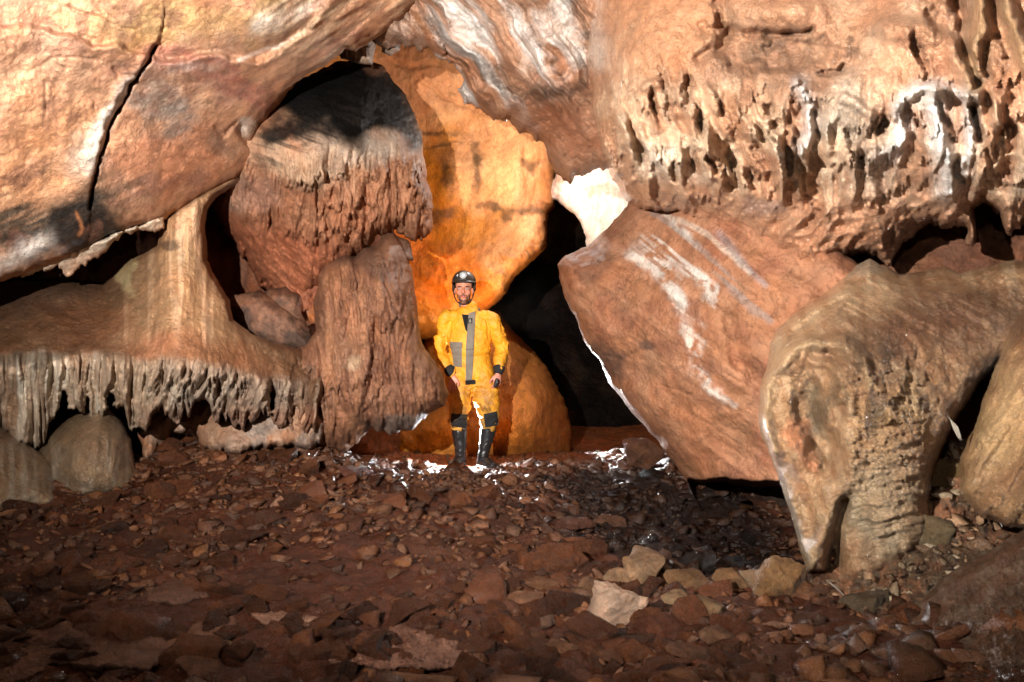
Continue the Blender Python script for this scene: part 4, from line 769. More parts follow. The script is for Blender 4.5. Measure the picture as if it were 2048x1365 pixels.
# coverall
su = []
su.append(ring_tube(*smoothpath([(.0, .01, 1.455), (-.005, .005, 1.42), (-.01, 0, 1.34), (-.01, -.01, 1.22), (-.005, -.01, 1.08), (0, -.005, .95), (.01, -.005, .84), (.015, .0, .78)],
                                [(.075, .07), (.125, .085), (.185, .11), (.205, .13), (.19, .13), (.185, .13), (.20, .135), (.18, .12)], 6), 32))
for S_, E_, W_, k in ((LS, LE, LW, -1), (RS, RE, RW, 1)):
    mid = lambda a, b, t: tuple(np.array(a)*(1-t)+np.array(b)*t)
    C_ = mid(E_, W_, .88)
    su.append(ring_tube(*smoothpath([(S_[0]*.45, .0, 1.385), (S_[0], 0, S_[2]-.015), mid(S_, E_, .45), E_, mid(E_, W_, .45), C_], [(.06, .07), (.070, .080), (.068, .074), (.066, .066), (.058, .058), (.044, .042)], 5), 24))
for (hxx, K_, A_, k) in ((-.095, KN[0], AN[0], -1), (.115, KN[1], AN[1], 1)):
    su.append(ring_tube(*smoothpath([(hxx, 0, .86), ((hxx*.6+K_[0]*.4), -.012, .72), ((hxx*.3+K_[0]*.7), -.02, .60), (K_[0], K_[1]+.01, .50), (K_[0]-k*.004, 0, .40), (K_[0]-k*.008, .01, .355)],
                                    [(.115, .12), (.118, .115), (.112, .11), (.095, .09), (.078, .078), (.066, .066)], 5), 28))
LWv, LEv = np.array(LW), np.array(LE)
def wr(co):
    x, y, z = co.T
    sw = fbm(x*6+y*5, z*7, 401, 3)
    d = .009*fbm(x*9+y*4, z*9, 402, 3)
    # cross folds on sleeves and legs, gathers at elbow, waist, knee
    arm = sst(.20, .25, np.abs(x+.0))*sst(.75, .85, z)*sst(1.36, 1.2, z)
    d = d+arm*.009*fba((z*1.0+.35*np.abs(x))*20+sw*1.5, x*6+y*6, 403, 2)
    leg = sst(.66, .58, z); d = d+leg*.011*fba(z*24+sw*2+np.abs(x)*10, x*6+y*5, 404, 2)
    d = d+.015*fba((z-.5*np.abs(x))*16+sw*2, x*5, 405, 2)*sst(.62, .72, z)*sst(1.0, .85, z)
    d = d+.010*fba(x*18+sw*2, z*4, 406, 2)*sst(1.0, 1.1, z)
    d = d-.016*np.exp(-((x-.012)/.008)**2)*sst(.80, .77, z)*sst(.55, .6, z)
    d = d-.010*np.exp(-((z-1.0-.2*np.abs(x))/.02)**2)*(y < 0)
    d = d-.008*np.exp(-((np.abs(x+.01)-.165-(1.36-z)*.07)/.010)**2)*sst(1.15, 1.2, z)*(y < 0)
    return d
def yelc(co):
    x, y, z = co.T; c = np.tile(np.array([.80, .33, .016]), (len(co), 1))
    k = (sst(.0, .6, fbm(x*7, z*5+y*3, 411, 5))*sst(1.1, .7, z)*.6)[:, None]; c = c*(1-k)+np.array([.42, .18, .03])*k
    k = (sst(.1, .5, fbm(x*22+z*6, z*13+y*9, 415, 5))*(sst(.75, .45, z)*.7+.25*sst(1.15, .85, z)))[:, None]; c = c*(1-k)+np.array([.16, .085, .03])*k
    k = (sst(.62, .40, z)*.55)[:, None]; c = c*(1-k)+np.array([.42, .24, .05])*k
    k = (sst(.15, .6, fbm(x*12+3, z*9, 412, 5))*.5*sst(1.45, .5, z))[:, None]; return c*(1-k)+np.array([.45, .20, .04])*k
suit = pc(fuse(su, 'coverall', m_yel, .0065, 5, .5, wr, yelc))
_bm = bmesh.new(); _bm.from_mesh(suit.data); bvh = BVHTree.FromBMesh(_bm); _bm.free()
def patch(name, quad, mat, off=.004, nx=14, nz=24, tree=None, par=None, th=.003):
    """cloth piece lying on the coverall: corners (x,z) tl,tr,br,bl dropped on the surface from the front"""
    q = [np.array(a, float) for a in quad]; V = []; last = None
    for i in range(nz+1):
        for j in range(nx+1):
            s, t = j/nx, i/nz; a = (q[0]*(1-s)+q[1]*s)*(1-t)+(q[3]*(1-s)+q[2]*s)*t
            h = (tree or bvh).ray_cast(Vector((a[0], -1, a[1])), Vector((0, 1, 0)))[0]
            y = h.y if h is not None else (last if last is not None else 0.0); last = y
            V.append((a[0], y-off, a[1]))
    n = (nx+1)*(nz+1); V = V+[(x, y+off+.004, z) for x, y, z in V]; Fc = []
    I = lambda i, j: i*(nx+1)+j
    for i in range(nz):
        for j in range(nx):
            f = [I(i, j), I(i+1, j), I(i+1, j+1), I(i, j+1)]; Fc.append(f); Fc.append([n+k for k in f[::-1]])
    per = [I(0, j) for j in range(nx)]+[I(i, nx) for i in range(nz)]+[I(nz, j) for j in range(nx, 0, -1)]+[I(i, 0) for i in range(nz, 0, -1)]
    for k in range(len(per)):
        a, b = per[k], per[(k+1) % len(per)]; Fc.append([a, b, n+b, n+a])
    me = bpy.data.meshes.new(name); me.from_pydata(V, [], Fc); me.update(); me.polygons.foreach_set('use_smooth', np.ones(len(me.polygons), bool)); me.materials.append(mat)
    o = bpy.data.objects.new(name, me); COL.objects.link(o); return pc(o, par or suit)
X = lambda u: (u-1024)/1569*7.08-PX
Z = lambda v: 1.18-(v-682.5)/1569*7.08-PZ
patch('shirt_front', [(X(923), Z(629)), (X(942), Z(630)), (X(934), Z(664)), (X(931), Z(660))], m_shirt, .003)
patch('placket', [(X(937), Z(627)), (X(951), Z(622)), (X(948), Z(700)), (X(932), Z(700))], m_grey, .009, 8, 20)
patch('placket', [(X(932), Z(700)), (X(948), Z(700)), (X(944), Z(764)), (X(932), Z(764))], m_grey, .0088, 8, 20)
pk = patch('pocket', [(X(900), Z(690)), (X(924), Z(690)), (X(924), Z(735)), (X(907), Z(733))], m_grey, .007)
patch('pocket_flap', [(X(899), Z(684)), (X(925), Z(685)), (X(925), Z(696)), (X(899), Z(697))], m_grey, .012, 10, 6, par=pk)
patch('waist_tab', [(X(931), Z(761)), (X(951), Z(760)), (X(951), Z(769)), (X(931), Z(770))], m_blk, .013, 10, 6)
lg = patch('logo_patch', [(X(937), Z(637)), (X(945), Z(637)), (X(944), Z(648)), (X(936), Z(648))], m_blk, .012, 6, 6)
patch('logo_mark', [(X(939.3), Z(638.6)), (X(941.6), Z(638.6)), (X(943), Z(645)), (X(938), Z(645))], m_emb, .0145, 6, 6, par=lg)
patch('logo_mark', [(X(937.4), Z(646.4)), (X(943.6), Z(646.4)), (X(943.5), Z(647.4)), (X(937.3), Z(647.4))], m_emb, .0145, 6, 2, par=lg)
patch('knee_pad', [(X(901), Z(828)), (X(935), Z(830)), (X(933), Z(858)), (X(901), Z(855))], m_blk, .006, 16, 16)
patch('knee_pad', [(X(967), Z(829)), (X(994), Z(823)), (X(997), Z(852)), (X(970), Z(857))], m_blk, .006, 16, 16)
for W_, E_, k in ((LWv, LEv, -1), (np.array(RW), np.array(RE), 1)):
    t = (W_-E_)/np.linalg.norm(W_-E_); c = E_+(W_-E_)*.84
    o = fuse([ring_tube([c-t*.012, c+t*.012], [(.054, .052), (.050, .048)], 28, (0, 1, 0))], 'cuff_strap', m_blk, .003, 2); pc(o, suit)
cl = fuse([ring_tube(*smoothpath([(-.005, .02, 1.425), (hx+.04, .025, 1.46), (hx+.02, .03, 1.51)], [(.10, .09), (.075, .075), (.078, .08)], 5), 28)], 'tmpc', m_grey, .005, 2)
# open collar: keep only the shell behind and beside the neck
_b = bmesh.new(); _b.from_mesh(cl.data)
for f in list(_b.faces):
    c = f.calc_center_median()
    if c.z > 1.515 or c.z < 1.42 or (c.y < .0 and abs(c.x-(hx+.028)) < .052): _b.faces.remove(f)
_b.to_mesh(cl.data); _b.free(); md = cl.modifiers.new('s', 'SOLIDIFY'); md.thickness = .006
cl.name = 'collar'; pc(cl, suit)
# boots
for k, (K_, A_, fd) in enumerate(((KN[0], AN[0], (-.05, -.13)), (KN[1], AN[1], (.085, -.12)))):
    top = .40; a = np.array(A_); f = np.array([fd[0], fd[1]]); f = f/np.linalg.norm(f); ax, ay = a[0], a[1]
    pr = [ring_tube(*smoothpath([(K_[0]-.0, .01, top), (K_[0]*.75+ax*.25, .02, .30), (K_[0]*.3+ax*.7, .02, .18), (ax, ay+.015, .10), (ax, ay+.015, .04)], [(.074, .074), (.070, .072), (.056, .062), (.050, .056), (.048, .052)], 5), 24),
          ring_tube(*smoothpath([(ax-f[0]*.03, ay-f[1]*.03, .045), (ax+f[0]*.05, ay+f[1]*.05, .055), (ax+f[0]*.12, ay+f[1]*.12, .042), (ax+f[0]*.17, ay+f[1]*.17, .034)], [(.045, .045), (.045, .05), (.050, .036), (.042, .028)], 5), 20, (0, 0, 1))]
    bt = pc(fuse(pr, 'boot', m_boot, .005, 4, .5, lambda co: .005*fba(co[:, 2]*22+fbm(co[:, 0]*9, co[:, 2]*6, 7, 2)*2, co[:, 0]*8, 421, 2)*sst(.1, .16, co[:, 2])))
    so = fuse([ell((ax+f[0]*.06, ay+f[1]*.06, .010), (.056, .135, .014), ('Z', math.degrees(math.atan2(f[0], -f[1]))), pw=3)], 'sole', m_boot, .004, 1); pc(so, bt)
# helmet
hv, hf = [], []
def helm(co): return 0*co[:, 0]
hm = fuse([ell((hx, hd+.012, 1.690), (.112, .135, .112), pw=2.15), ell((hx, hd-.012, 1.688), (.116, .142, .016))], 'helmet_raw', m_helm, .004, 2)
_b = bmesh.new(); _b.from_mesh(hm.data)
for f in list(_b.faces):
    c = f.calc_center_median(); yy = c.y-hd; lim = 1.682+(.0 if yy < -.05 else -.035*min(1, (yy+.05)/.05))
    if c.z < lim: _b.faces.remove(f)
_b.to_mesh(hm.data); _b.free(); md = hm.modifiers.new('s', 'SOLIDIFY'); md.thickness = .007; md.offset = -1
hm.name = 'helmet'; pc(hm)
for s in (-1, 1):
    pc(fuse([ell((hx+s*.096, hd+.0, 1.640), (.014, .045, .035))], 'ear_pad', m_helm, .004, 1), hm)
    pts = [(hx+s*.097, hd-.005, 1.64), (hx+s*.090, hd-.02, 1.585), (hx+s*.070, hd-.045, 1.53), (hx+s*.035, hd-.07, 1.497), (hx, hd-.078, 1.490)]
    pc(fuse([ring_tube(*smoothpath(pts, [(.006, .009)]*5, 5), 10, (0, 1, 0))], 'chin_strap', m_blk, .003, 1), hm)
    pc(fuse([ring_tube(*smoothpath([(hx+s*.098, hd+.02, 1.64), (hx+s*.088, hd+.0, 1.585)], [(.005, .008)]*2, 4), 10, (0, 1, 0))], 'strap', m_blk, .003, 1), hm)
ly = hd-.128; lz = 1.748
hl = pc(fuse([ring_tube([(hx, ly+.045, lz-.002), (hx, ly+.0, lz)], [.036, .035], 32, (0, 0, 1), caps=False), ell((hx-.050, ly+.03, lz-.004), (.016, .02, .014))], 'headlamp', m_helm, .003, 1), hm)
pc(fuse([ell((hx+.003, ly-.003, lz), (.016, .006, .016))], 'lens', m_lens, .002, 1), hl)
for k in range(14):
    a = k/14*2*np.pi; pc(fuse([ell((hx+.003+math.cos(a)*.027, ly-.003, lz+math.sin(a)*.027), (.0036, .003, .0036), seg=8, rg=6)], 'led', m_lens, .0016, 0), hl)
pc(fuse([ell((hx-.052, ly+.012, lz-.006), (.008, .006, .011), seg=12, rg=8)], 'switch', m_metal, .002, 1), hl)
# the thing in his hand
dv = fuse([ell((0, 0, .035), (.017, .024, .044), pw=3.5)], 'handheld_remote', m_boot, .003, 2)
rem_loc = (PX+.232, PY-.155, PZ+.745)
dv.location = rem_loc; dv.rotation_euler = (R(12), R(14), R(20)); tag(dv, 'small dark handheld remote held in the man\'s hand at the right of his hips', 'remote')
bt = fuse([ell((0, -.024, .05), (.006, .003, .006), seg=10, rg=6)], 'button', m_metal, .002, 0); bt.parent = dv
# ------------------------------------------------------------------ stones
def slab(pl, hh, col, c2, lab, cat, sd, lump=.0):
    def fn(g):
        g.r = g.r+.03+.02*fbm(g.u/90, g.v/50, sd, 4)+.006*fbm(g.u/16, g.v/10, sd+1, 4)+lump*np.abs(fbm(g.u/24, g.v/13, sd+3, 4, .65)); mott(g, col, c2, 60, sd+2)
    p0 = np.array(pl, float); ct = []
    for (u, v) in list(p0[::2])+[tuple(p0.mean(0))]:
        p = floor_hit(u, v+2); ct.append((u, v, p[1]))
    return relief('slab' if cat == 'slab' else 'mud_clod', pl, ct, fn, M_mud, step=2.4, ew=10, ed=.05, back=.25, rough=6, label=lab, cat=cat, base=col, seed=sd)
rs = np.random.RandomState(7); rnd = random.Random(5)
def ico(sub):
    bm = bmesh.new(); bmesh.ops.create_icosphere(bm, subdivisions=sub, radius=1); V = np.array([v.co[:] for v in bm.verts]); Fc = np.array([[v.index for v in f.verts] for f in bm.faces]); bm.free(); return V, Fc
ICO = {k: ico(k) for k in (2, 3, 4)}
def stone_shape(seed, sub=3, flat=.4, long=1.0, planes=13, noise=.03):
    r_ = np.random.RandomState(seed); V, Fc = ICO[sub]
    n = r_.normal(size=(planes, 3)); n /= np.linalg.norm(n, axis=1)[:, None]; h = r_.uniform(.55, 1.0, planes)
    n = np.concatenate([n, [[0, .1, 1], [0.1, 0, -1]]]); n /= np.linalg.norm(n, axis=1)[:, None]; h = np.concatenate([h, [.75, .7]])
    dt = V@n.T; rad = np.min(np.where(dt > .05, h/np.maximum(dt, .05), 9), 1); rad = np.minimum(rad, 1.25)
    co = V*rad[:, None]
    co = co*(1+noise*fbm(V[:, 0]*3+seed, V[:, 1]*3+V[:, 2]*2, seed, 4))[:, None]
    co *= np.array([long, 1, flat]); co /= np.abs(co[:, :2]).max(); return co, Fc
def hull_shape(seed, n=11, flat=.4, long=1.2, fine=False):
    r_ = np.random.RandomState(seed); p = r_.normal(size=(n, 3)); p /= np.linalg.norm(p, axis=1)[:, None]; p *= r_.uniform(.72, 1.05, n)[:, None]
    p[:, 2] = np.sign(p[:, 2])*np.minimum(np.abs(p[:, 2]), r_.uniform(.5, .8)); p *= np.array([long, 1, flat*1.3]); p /= np.abs(p[:, :2]).max()
    bm = bmesh.new(); vs = [bm.verts.new(c) for c in p]; bmesh.ops.convex_hull(bm, input=vs)
    bmesh.ops.delete(bm, geom=[v for v in bm.verts if not v.link_faces], context='VERTS')
    if fine:
        bmesh.ops.dissolve_limit(bm, angle_limit=.12, verts=bm.verts, edges=bm.edges); bmesh.ops.bevel(bm, geom=list(bm.edges), offset=.035, segments=1, affect='EDGES', profile=.6)
        bmesh.ops.triangulate(bm, faces=bm.faces)
        for _ in range(fine): bmesh.ops.subdivide_edges(bm, edges=[e for e in bm.edges if e.calc_length() > .16], cuts=1, use_grid_fill=True)
        bmesh.ops.triangulate(bm, faces=bm.faces)
    V = np.array([v.co[:] for v in bm.verts]); bm.verts.index_update(); Fc = np.array([[v.index for v in f.verts] for f in bm.faces]); bm.free()
    if fine: V = V*(1+.09*fbm(V[:, 0]*2.2+seed, V[:, 1]*2.2+V[:, 2]*2.5, seed, 4)+.035*fbm(V[:, 0]*8, V[:, 1]*9+V[:, 2]*7, seed+1, 3))[:, None]
    return V, Fc
def stone_mesh(name, seed, sub=3, flat=.4, long=1.0, planes=11, noise=.03):
    co, Fc = hull_shape(seed, planes+2, flat, long, fine=4 if sub == 4 else 2); me = bpy.data.meshes.new(name); me.from_pydata([tuple(c) for c in co], [], Fc.tolist()); me.update(); return me
def seton(me, mat, col, var=.25, seed=0):
    n = len(me.vertices); co = np.empty(n*3, np.float32); me.vertices.foreach_get('co', co); co = co.reshape(-1, 3)
    a = me.color_attributes.new('Col', 'FLOAT_COLOR', 'POINT'); c4 = np.ones((n, 4), np.float32); t = fbm(co[:, 0]*2.5+seed, co[:, 1]*2.5+co[:, 2], 3, 4)
    c4[:, :3] = hexc(col)*(1+var*t)[:, None]; a.data.foreach_set('color', c4.ravel()); me.materials.append(mat); return me
def floor_hit(u, v):
    d = np.linspace(1.4, 10, 1200); p = P(u+0*d, v+0*d, d); z = floor_z(p[:, 0], p[:, 1]); k = np.argmax(p[:, 2] <= z); return p[k]
# rubble bank under the draped flowstone
def f_bank(g):
    g.r += .10*fbm(g.u/70, g.v/60, 500, 4)+.05*fbm(g.u/22, g.v/20, 501, 4, .6)+.03*np.abs(fbm(g.u/9, g.v/9, 502, 3)); mott(g, '6e543c', '4c3626', 60, 503); g.mix(sst(.2, .5, fbm(g.u/18, g.v/18, 504, 4)), '8e8068', .5)
bank = relief('rubble_bank', [(1500, 1235), (1560, 1160), (1640, 1130), (1740, 1120), (1830, 1060), (1870, 980), (1890, 880), (1990, 880), (1990, 1060), (2200, 1040), (2200, 1480), (1300, 1480), (1330, 1380), (1420, 1290)],
       [(1500, 1235, 3.1), (1640, 1130, 3.45), (1870, 980, 3.55), (1940, 880, 3.75), (1990, 1060, 3.3), (1740, 1250, 2.85), (1450, 1400, 2.5), (1800, 1440, 2.25), (2200, 1300, 2.4), (2200, 1040, 3.0)], f_bank, M_mud, step=2.6, ew=40, ed=.2, back=.5, rough=8, kind='structure')
bb = BVHTree.FromPolygons([bank.matrix_world@v.co+bank.location for v in bank.data.vertices], [p.vertices[:] for p in bank.data.polygons])
camo = Vector((0, 0, CZ))
def bank_hit(u, v):
    h = bb.ray_cast(camo, (Vector(P(np.float64(u), np.float64(v), np.float64(1.0)))-camo).normalized()); return None if h[0] is None else np.array(h[0])
# stones one can tell apart: (u, v of its foot, width in px, long, flat, tilt x, tilt y, turn, colour, label, distance or None)
BIG = [
 (1240, 1250, 125, 1.0, .85, 10, 5, 20, 'bfa08a', 'pale lumpy calcite crusted stone, the brightest block in the foreground rubble', None),
 (1284, 925, 105, .8, .9, 20, -10, 30, '6e4a34', 'dark upright angular block against the foot of the leaning boulder', 6.3),
 (392, 1352, 110, .8, .35, 10, 20, 40, '8c6048', 'triangular light brown stone at the bottom edge in front of the long broken slab', None),
 (438, 1305, 66, .7, .4, 5, 0, 0, 'a07c58', 'flat yellowish stone just above the triangular stone', None),
 (1096, 1262, 70, .5, .9, -30, 20, 60, '9c7660', 'pointed reddish stone standing tilted left of the pale lumpy stone', None),
 (1040, 1212, 105, .6, .28, 4, -6, 0, '94684c', 'low tan flat stone left of the pointed reddish stone', None),
 (1305, 1150, 110, .7, .5, 15, 10, 10, 'a88460', 'tan angular stone with a sharp top behind the pale lumpy stone', None),
 (1390, 1180, 120, .6, .4, 12, 14, -20, '8c6a4a', 'wide brown wedge stone right of the tan angular stone', None),
 (1325, 1275, 150, .7, .45, 30, 15, 30, '7c4c36', 'big red brown tilted slab beside the pale lumpy stone', None),
 (1570, 1210, 130, .8, 1.15, 8, -6, 12, 'a07850', 'tall tan block leaning under the left foot of the draped flowstone', 3.25),
 (1470, 1175, 90, .7, .5, 10, 15, 0, '94704e', 'tan stone left of the tall tan block', None),
 (1610, 1218, 90, .8, .4, 0, 0, 10, 'a8755a', 'flat pinkish stone at the toe of the draped flowstone', 3.05),
 (1880, 1090, 120, .8, .95, 20, 10, 30, '857458', 'grey wedge shaped block jammed between draped flowstone and tilted slab', 2.95),
 (1905, 965, 100, .8, .8, -20, 10, 0, '75603f', 'brown block above the grey wedge shaped block', 3.15),
 (1745, 1235, 110, .9, .8, 10, 0, 50, '6c5c48', 'rounded grey stone below the draped flowstone', 2.9),
 (1540, 1300, 120, .8, .5, 10, 8, 20, '6a5a4a', 'dull grey brown stone in the rubble below the tall tan block', 2.85),
 (1690, 1290, 100, .8, .6, 8, 20, 0, '60503e', 'dark grey angular stone under the long white shard', 2.75),
 (1300, 1165, 150, .7, .6, 18, -10, 70, 'a58466', 'largest tan block at the back of the pale stone heap', None),
 (1190, 1195, 100, .6, .5, 12, 20, 100, '8f6a50', 'reddish tan stone left of the largest tan block', None),
 (1420, 1235, 110, .8, .5, 14, 14, 10, '9a7c5c', 'sandy stone right of the big red brown tilted slab', None),
 (1130, 1310, 90, .6, .5, 4, 20, 40, '8c6248', 'low reddish stone in front of the pointed reddish stone', None),
 (1360, 1215, 90, .7, .6, 16, 10, 40, 'b0906e', 'cream angular stone wedged between the tan angular stone and the sandy stone', None),
 (1245, 1165, 80, .7, .6, 10, -14, 15, 'a07e60', 'small tan stone touching the top of the reddish tan stone', None),
 (1085, 1180, 85, .6, .4, 8, 8, 30, '8a6044', 'flat brown stone left of the reddish tan stone', None),
 (1180, 1255, 80, .7, .5, 12, 4, 60, '946c50', 'reddish block touching the left side of the pale lumpy stone', None),
 (1450, 1290, 110, .7, .4, 10, 8, 25, '846048', 'brown flat block below the sandy stone', None),
 (1385, 1320, 120, .6, .35, 8, 12, 0, '7a543e', 'dark red flat slab in the foreground below the big red brown tilted slab', None),
 (1240, 1330, 110, .7, .35, 6, 8, 50, '84583f', 'flat red stone low in the foreground below the pale lumpy stone', None),
 (1520, 1180, 80, .8, .7, 15, 0, 10, 'a08468', 'pale tan stone leaning against the left side of the tall tan block', None),
 (1640, 1262, 80, .6, .7, 40, 10, 60, '7a6854', 'small upright grey stone left of the long white shard', 2.85),
 (1500, 1240, 90, .7, .4, 10, 0, 0, '8a7258', 'light brown flat stone at the left end of the rubble bank', None),
 (1150, 1065, 95, .8, .5, 6, 8, 20, '6a4434', 'rounded brown stone in shade in the middle of the floor', None),
 (1225, 1050, 90, .8, .35, 4, 8, 0, '70503e', 'flat dark stone just right of the rounded brown stone', None),
 (830, 1395, 170, .8, .3, 3, 8, 0, '94684c', 'bright reddish stone cut off by the bottom edge of the picture', None),
 (770, 1010, 60, .9, .7, 0, 0, 0, '7a4c38', 'rounded stone at the left edge of the glinting wet patch', None),
 (695, 950, 62, .8, .5, 5, 5, 30, '7c5040', 'flat brown stone on the rubble slope under the fluted stalagmite', None),
 (640, 985, 70, .7, .35, 5, -5, 0, '7a4e3c', 'pale brown slab tilting on the rubble slope below the undercut rock', None),
]
BIGPOS = []
slab([(-120, 1310), (0, 1288), (60, 1252), (155, 1226), (186, 1240), (200, 1260), (240, 1278), (330, 1262), (345, 1290), (332, 1328), (300, 1345), (210, 1338), (110, 1334), (60, 1362), (-120, 1420)], .05, '8a6450', '6c4a3a', 'largest flat slab bedded in the mud, bottom left corner', 'slab', 710)
slab([(318, 1290), (352, 1262), (400, 1240), (460, 1226), (476, 1246), (466, 1262), (440, 1268), (410, 1290), (385, 1312), (356, 1340), (330, 1326)], .07, '9a6e54', '74503c', 'broken brown slab tilted up beside the right end of the largest flat slab', 'slab', 720)
slab([(484, 1212), (520, 1220), (600, 1226), (664, 1242), (650, 1256), (612, 1262), (560, 1256), (528, 1258), (500, 1238)], .04, 'a87c64', '8a6048', 'pinkish flat slab lying in the mud, further right than the broken brown slab', 'slab', 730)
slab([(280, 1190), (330, 1165), (400, 1160), (440, 1172), (420, 1196), (350, 1212), (300, 1208)], .04, '74503e', '5c3c2c', 'dark thin slab behind the broken brown slab, in the left part of the floor', 'slab', 740)
slab([(610, 1310), (640, 1282), (720, 1262), (800, 1252), (880, 1262), (950, 1290), (960, 1330), (880, 1345), (760, 1340), (660, 1332)], .05, 'a0705a', '70462f', 'broad lump of crumbly lit mud in the foreground, right of the pinkish slab', 'mud', 750, .03)
for i, (u, v, wpx, lg_, fl, tx, ty, tz, c, lab, dd) in enumerate(BIG):
    p = floor_hit(u, v) if dd is None else P(np.float64(u), np.float64(v), np.float64(dd))
    if u > 1450:
        q = bank_hit(u, v); p = p if q is None else q
    s = wpx/F*p[1]/2
    me = seton(stone_mesh('stone', 100+i, sub=4, flat=fl, long=1/lg_ if lg_ < 1 else 1, planes=15, noise=.08), M_dry if i == 0 else M_mud, c, .35, i)
    o = bpy.data.objects.new('stone', me); COL.objects.link(o); o.scale = (s, s, s); h = fl*s
    o.location = (p[0], p[1]+s*.5, p[2]+h*(.30 if fl > .3 else .35)); o.rotation_euler = (R(tx), R(ty), R(tz)); tag(o, lab, 'slab' if 'slab' in lab else 'stone'); BIGPOS.append((p[0], p[1]+s*.5, s))
for (u, v, d, s, rot, c, lab) in ((1682, 1195, 2.78, .085, (75, 35, 0), 'd8d0c8', 'long white calcite shard lying on the rubble below the draped flowstone'), (1912, 858, 3.1, .05, (10, 110, 0), 'd0c8b8', 'small white calcite shard stuck in the gap above the brown block')):
    me = seton(stone_mesh('calcite_shard', int(u), sub=3, flat=.2, long=4.2, planes=11), M_flow, c, .15); o = bpy.data.objects.new('calcite_shard', me); COL.objects.link(o)
    p = P(np.float64(u), np.float64(v), np.float64(d)); q = bank_hit(u, v); p = p if q is None else q+np.array([0, -.02, .015]); o.location = p; o.scale = (s, s*1.0, s); o.rotation_euler = (R(rot[0]-75), R(rot[1]+8 if rot[1] < 90 else 60), 0); tag(o, lab, 'shard')
# scattered stones: the 300 that show largest are objects, the rest one sheet of gravel
cand = []
dens = lambda x, y: 1
for k in range(24000):
    y = 1.9+rs.rand()**.8*6.8; x = rs.uniform(-1, 1)*min(3.7, .75*y+.6)
    s = float(np.clip(np.exp(rs.normal(math.log(.030), .55)), .012, .14))
    mudn = float(fbm(x*1.1+3, y*1.1, 77, 3)); u = x/y*F+W/2; v = (CZ-.12)/y*F+H/2
    mid = math.exp(-((u-780)/330)**2-((v-1130)/70)**2)
    if rs.rand() < .15+1.3*max(0, mudn)+.6*mid and s < .06: continue
    if mid > .5: s *= .6
    if any((x-a)**2+(y-b)**2 < (r_*.75)**2 for a, b, r_ in BIGPOS): continue
    if (x-PX)**2+(y-PY)**2 < .16**2: continue
    if y > 7.3 and x < 1.0: s *= .4
    cand.append((x, y, s, u, v))
XY = np.array(cand); ZZ = floor_z(XY[:, 0], XY[:, 1]); uu = XY[:, 3]; vv = H/2+(CZ-ZZ)/XY[:, 1]*F
vis = (uu > 0) & (uu < W) & (vv < H+10) & ~((uu > 1520) & (vv > 1100)) & ~((uu > 1420) & (vv < 1060)) & ~((uu < 280) & (vv < 990)) & (XY[:, 1] < 7.2)
key = np.where(vis, XY[:, 2]/XY[:, 1], -1); order = np.argsort(-key)
NIND = 270; ind = order[:NIND]; rest = order[NIND:]
PROTO = [seton(stone_mesh('stone', 200+i, sub=3, flat=rnd.uniform(.35, .75), long=rnd.uniform(1, 1.5), planes=12), M_stone, ('5e3a24', '4c2e1c', '6c4530', '573622')[i % 4], .3, i) for i in range(14)]
PROTOW = [seton(stone_mesh('stone', 260+i, sub=3, flat=rnd.uniform(.35, .7), long=rnd.uniform(1, 1.5), planes=12), M_wetshade, '1c120d', .3, i) for i in range(6)]  # wet stones with shade painted into their dark colour
def zone(u, v, y):
    if v < 985: return 'one of the brown stones on the far rubble slope'
    if u > 1080 and v < 1130: return 'one of the shaded stones near the leaning boulder foot'
    if u > 1000: return 'one of the reddish stones in front of the rubble bank'
    if u > 620: return 'one of the muddy stones over the middle of the cave floor'
    if v < 1150: return 'one of the brown stones covering the left of the cave floor'
    return 'one of the brown stones between the flat slabs, left foreground'
for j, i in enumerate(ind):
    x, y, s = XY[i, :3]; wz = wetshade(x, y) > .5; o = bpy.data.objects.new('stone', PROTOW[j % 6] if wz else PROTO[j % 14]); COL.objects.link(o)
    o.location = (x, y, ZZ[i]+s*.06); o.scale = (s, s, s); o.rotation_euler = (rs.normal()*.28, rs.normal()*.28, rs.uniform(0, 6.28))
    lab = 'one of the wet stones painted dark as in shade beside the leaning boulder' if wz else zone(uu[i], vv[i], y); tag(o, lab, 'stone', lab.replace('one of the ', ''))
V2, F2 = ICO[2]; PR = [hull_shape(300+i, 12, rnd.uniform(.3, .75), rnd.uniform(1, 1.7)) for i in range(24)]
vs_, fs_, cs_ = [], [], []; o_ = 0; base = [hexc(h) for h in ('58351f', '402616', '6c452a', '50301c', '664632')]
for i in rest:
    x, y, s = XY[i, :3]; c, F2 = PR[i % 24]; a = rs.uniform(0, 6.28); E = np.array(Matrix.Rotation(a, 3, 'Z')@Matrix.Rotation(rs.normal()*.35, 3, 'X')@Matrix.Rotation(rs.normal()*.35, 3, 'Y'))
    vs_.append((c@E.T)*s+np.array([x, y, ZZ[i]+s*.04])); fs_.append(F2+o_); o_ += len(c); cs_.append(np.tile(base[rs.randint(5)]*rs.uniform(.6, 1.2)*(1-.8*float(wetshade(x, y))), (len(c), 1)))
gv = newmesh('gravel', np.concatenate(vs_), np.concatenate(fs_), rockmat('gravel_stone', (0.14, 0.5), ((14, .02), (70, .01), (190, .005)), .35, .35), np.concatenate(cs_), smooth=False); tag(gv, kind='stuff')
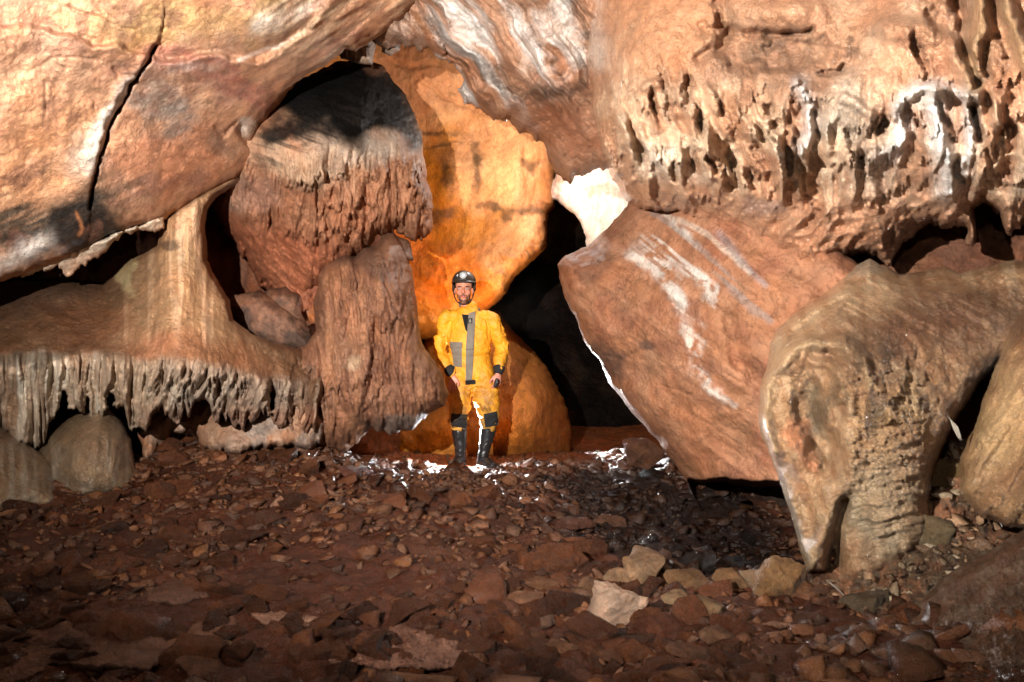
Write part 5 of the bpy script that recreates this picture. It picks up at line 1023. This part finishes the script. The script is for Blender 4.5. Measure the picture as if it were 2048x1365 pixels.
# broken bits lodged on the rubble bank
vs_, fs_, cs_ = [], [], []; o_ = 0
for k in range(900):
    u = rs.uniform(1330, 2040); v = rs.uniform(900, 1365)
    if v < 1100 and u < 1850: continue
    dr = Vector(P(np.float64(u), np.float64(v), np.float64(1.0)))-camo; h = bb.ray_cast(camo, dr.normalized())
    if h[0] is None: continue
    s = float(np.clip(np.exp(rs.normal(math.log(.022), .5)), .008, .07)); c, F2 = PR[k % 24]
    E = np.array(Matrix.Rotation(rs.uniform(0, 6.28), 3, 'Z')@Matrix.Rotation(rs.normal()*.8, 3, 'X'))
    vs_.append((c@E.T)*s+np.array(h[0])); fs_.append(F2+o_); o_ += len(c); cs_.append(np.tile(hexc(('8a7860', '6c5642', '9a7c60', '5a4634', 'a89880')[rs.randint(5)])*rs.uniform(.6, 1.1), (len(c), 1)))
gb = newmesh('rubble', np.concatenate(vs_), np.concatenate(fs_), bpy.data.materials['gravel_stone'], np.concatenate(cs_), smooth=False); tag(gb, kind='stuff')

# ------------------------------------------------------------------ drifting breath mist near the man's head and in the passage
def mist(pos, rad, dens, seed):
    m = bpy.data.materials.new('mist'); m.use_nodes = True; nt = m.node_tree; nt.nodes.remove(nt.nodes['Principled BSDF']); L = nt.links.new
    v = nd(nt, 'ShaderNodeVolumePrincipled'); v.inputs['Color'].default_value = (.85, .88, .95, 1); v.inputs['Anisotropy'].default_value = .5; L(v.outputs[0], nt.nodes['Material Output'].inputs['Volume'])
    tc = nd(nt, 'ShaderNodeTexCoord'); n = nd(nt, 'ShaderNodeTexNoise'); n.inputs['Scale'].default_value = 1.5; n.inputs['Detail'].default_value = 3; n.inputs['Distortion'].default_value = 1.2
    ad = nd(nt, 'ShaderNodeVectorMath', operation='ADD'); ad.inputs[1].default_value = (seed*3.1, seed, 0); L(tc.outputs['Object'], ad.inputs[0]); L(ad.outputs[0], n.inputs['Vector'])
    ln = nd(nt, 'ShaderNodeVectorMath', operation='LENGTH'); L(tc.outputs['Object'], ln.inputs[0])
    fo = nd(nt, 'ShaderNodeMapRange'); fo.inputs[1].default_value = 1; fo.inputs[2].default_value = .2; fo.inputs[3].default_value = 0; fo.inputs[4].default_value = dens; L(ln.outputs['Value'], fo.inputs[0])
    mr = nd(nt, 'ShaderNodeMapRange'); mr.inputs[1].default_value = .45; mr.inputs[2].default_value = .65; L(n.outputs[0], mr.inputs[0])
    mu = nd(nt, 'ShaderNodeMath', operation='MULTIPLY'); L(fo.outputs[0], mu.inputs[0]); L(mr.outputs[0], mu.inputs[1]); L(mu.outputs[0], v.inputs['Density'])
    V, Fc = ICO[3]; me = bpy.data.meshes.new('mist'); me.from_pydata([tuple(x) for x in V], [], Fc.tolist()); me.materials.append(m)
    o = bpy.data.objects.new('mist', me); COL.objects.link(o); o.location = pos; o.scale = rad; tag(o, kind='stuff')
mist(Pw(872, 628, 7.75), (.30, .2, .22), .35, 1)
mist(Pw(1070, 640, 8.3), (.75, .4, .6), .07, 2)
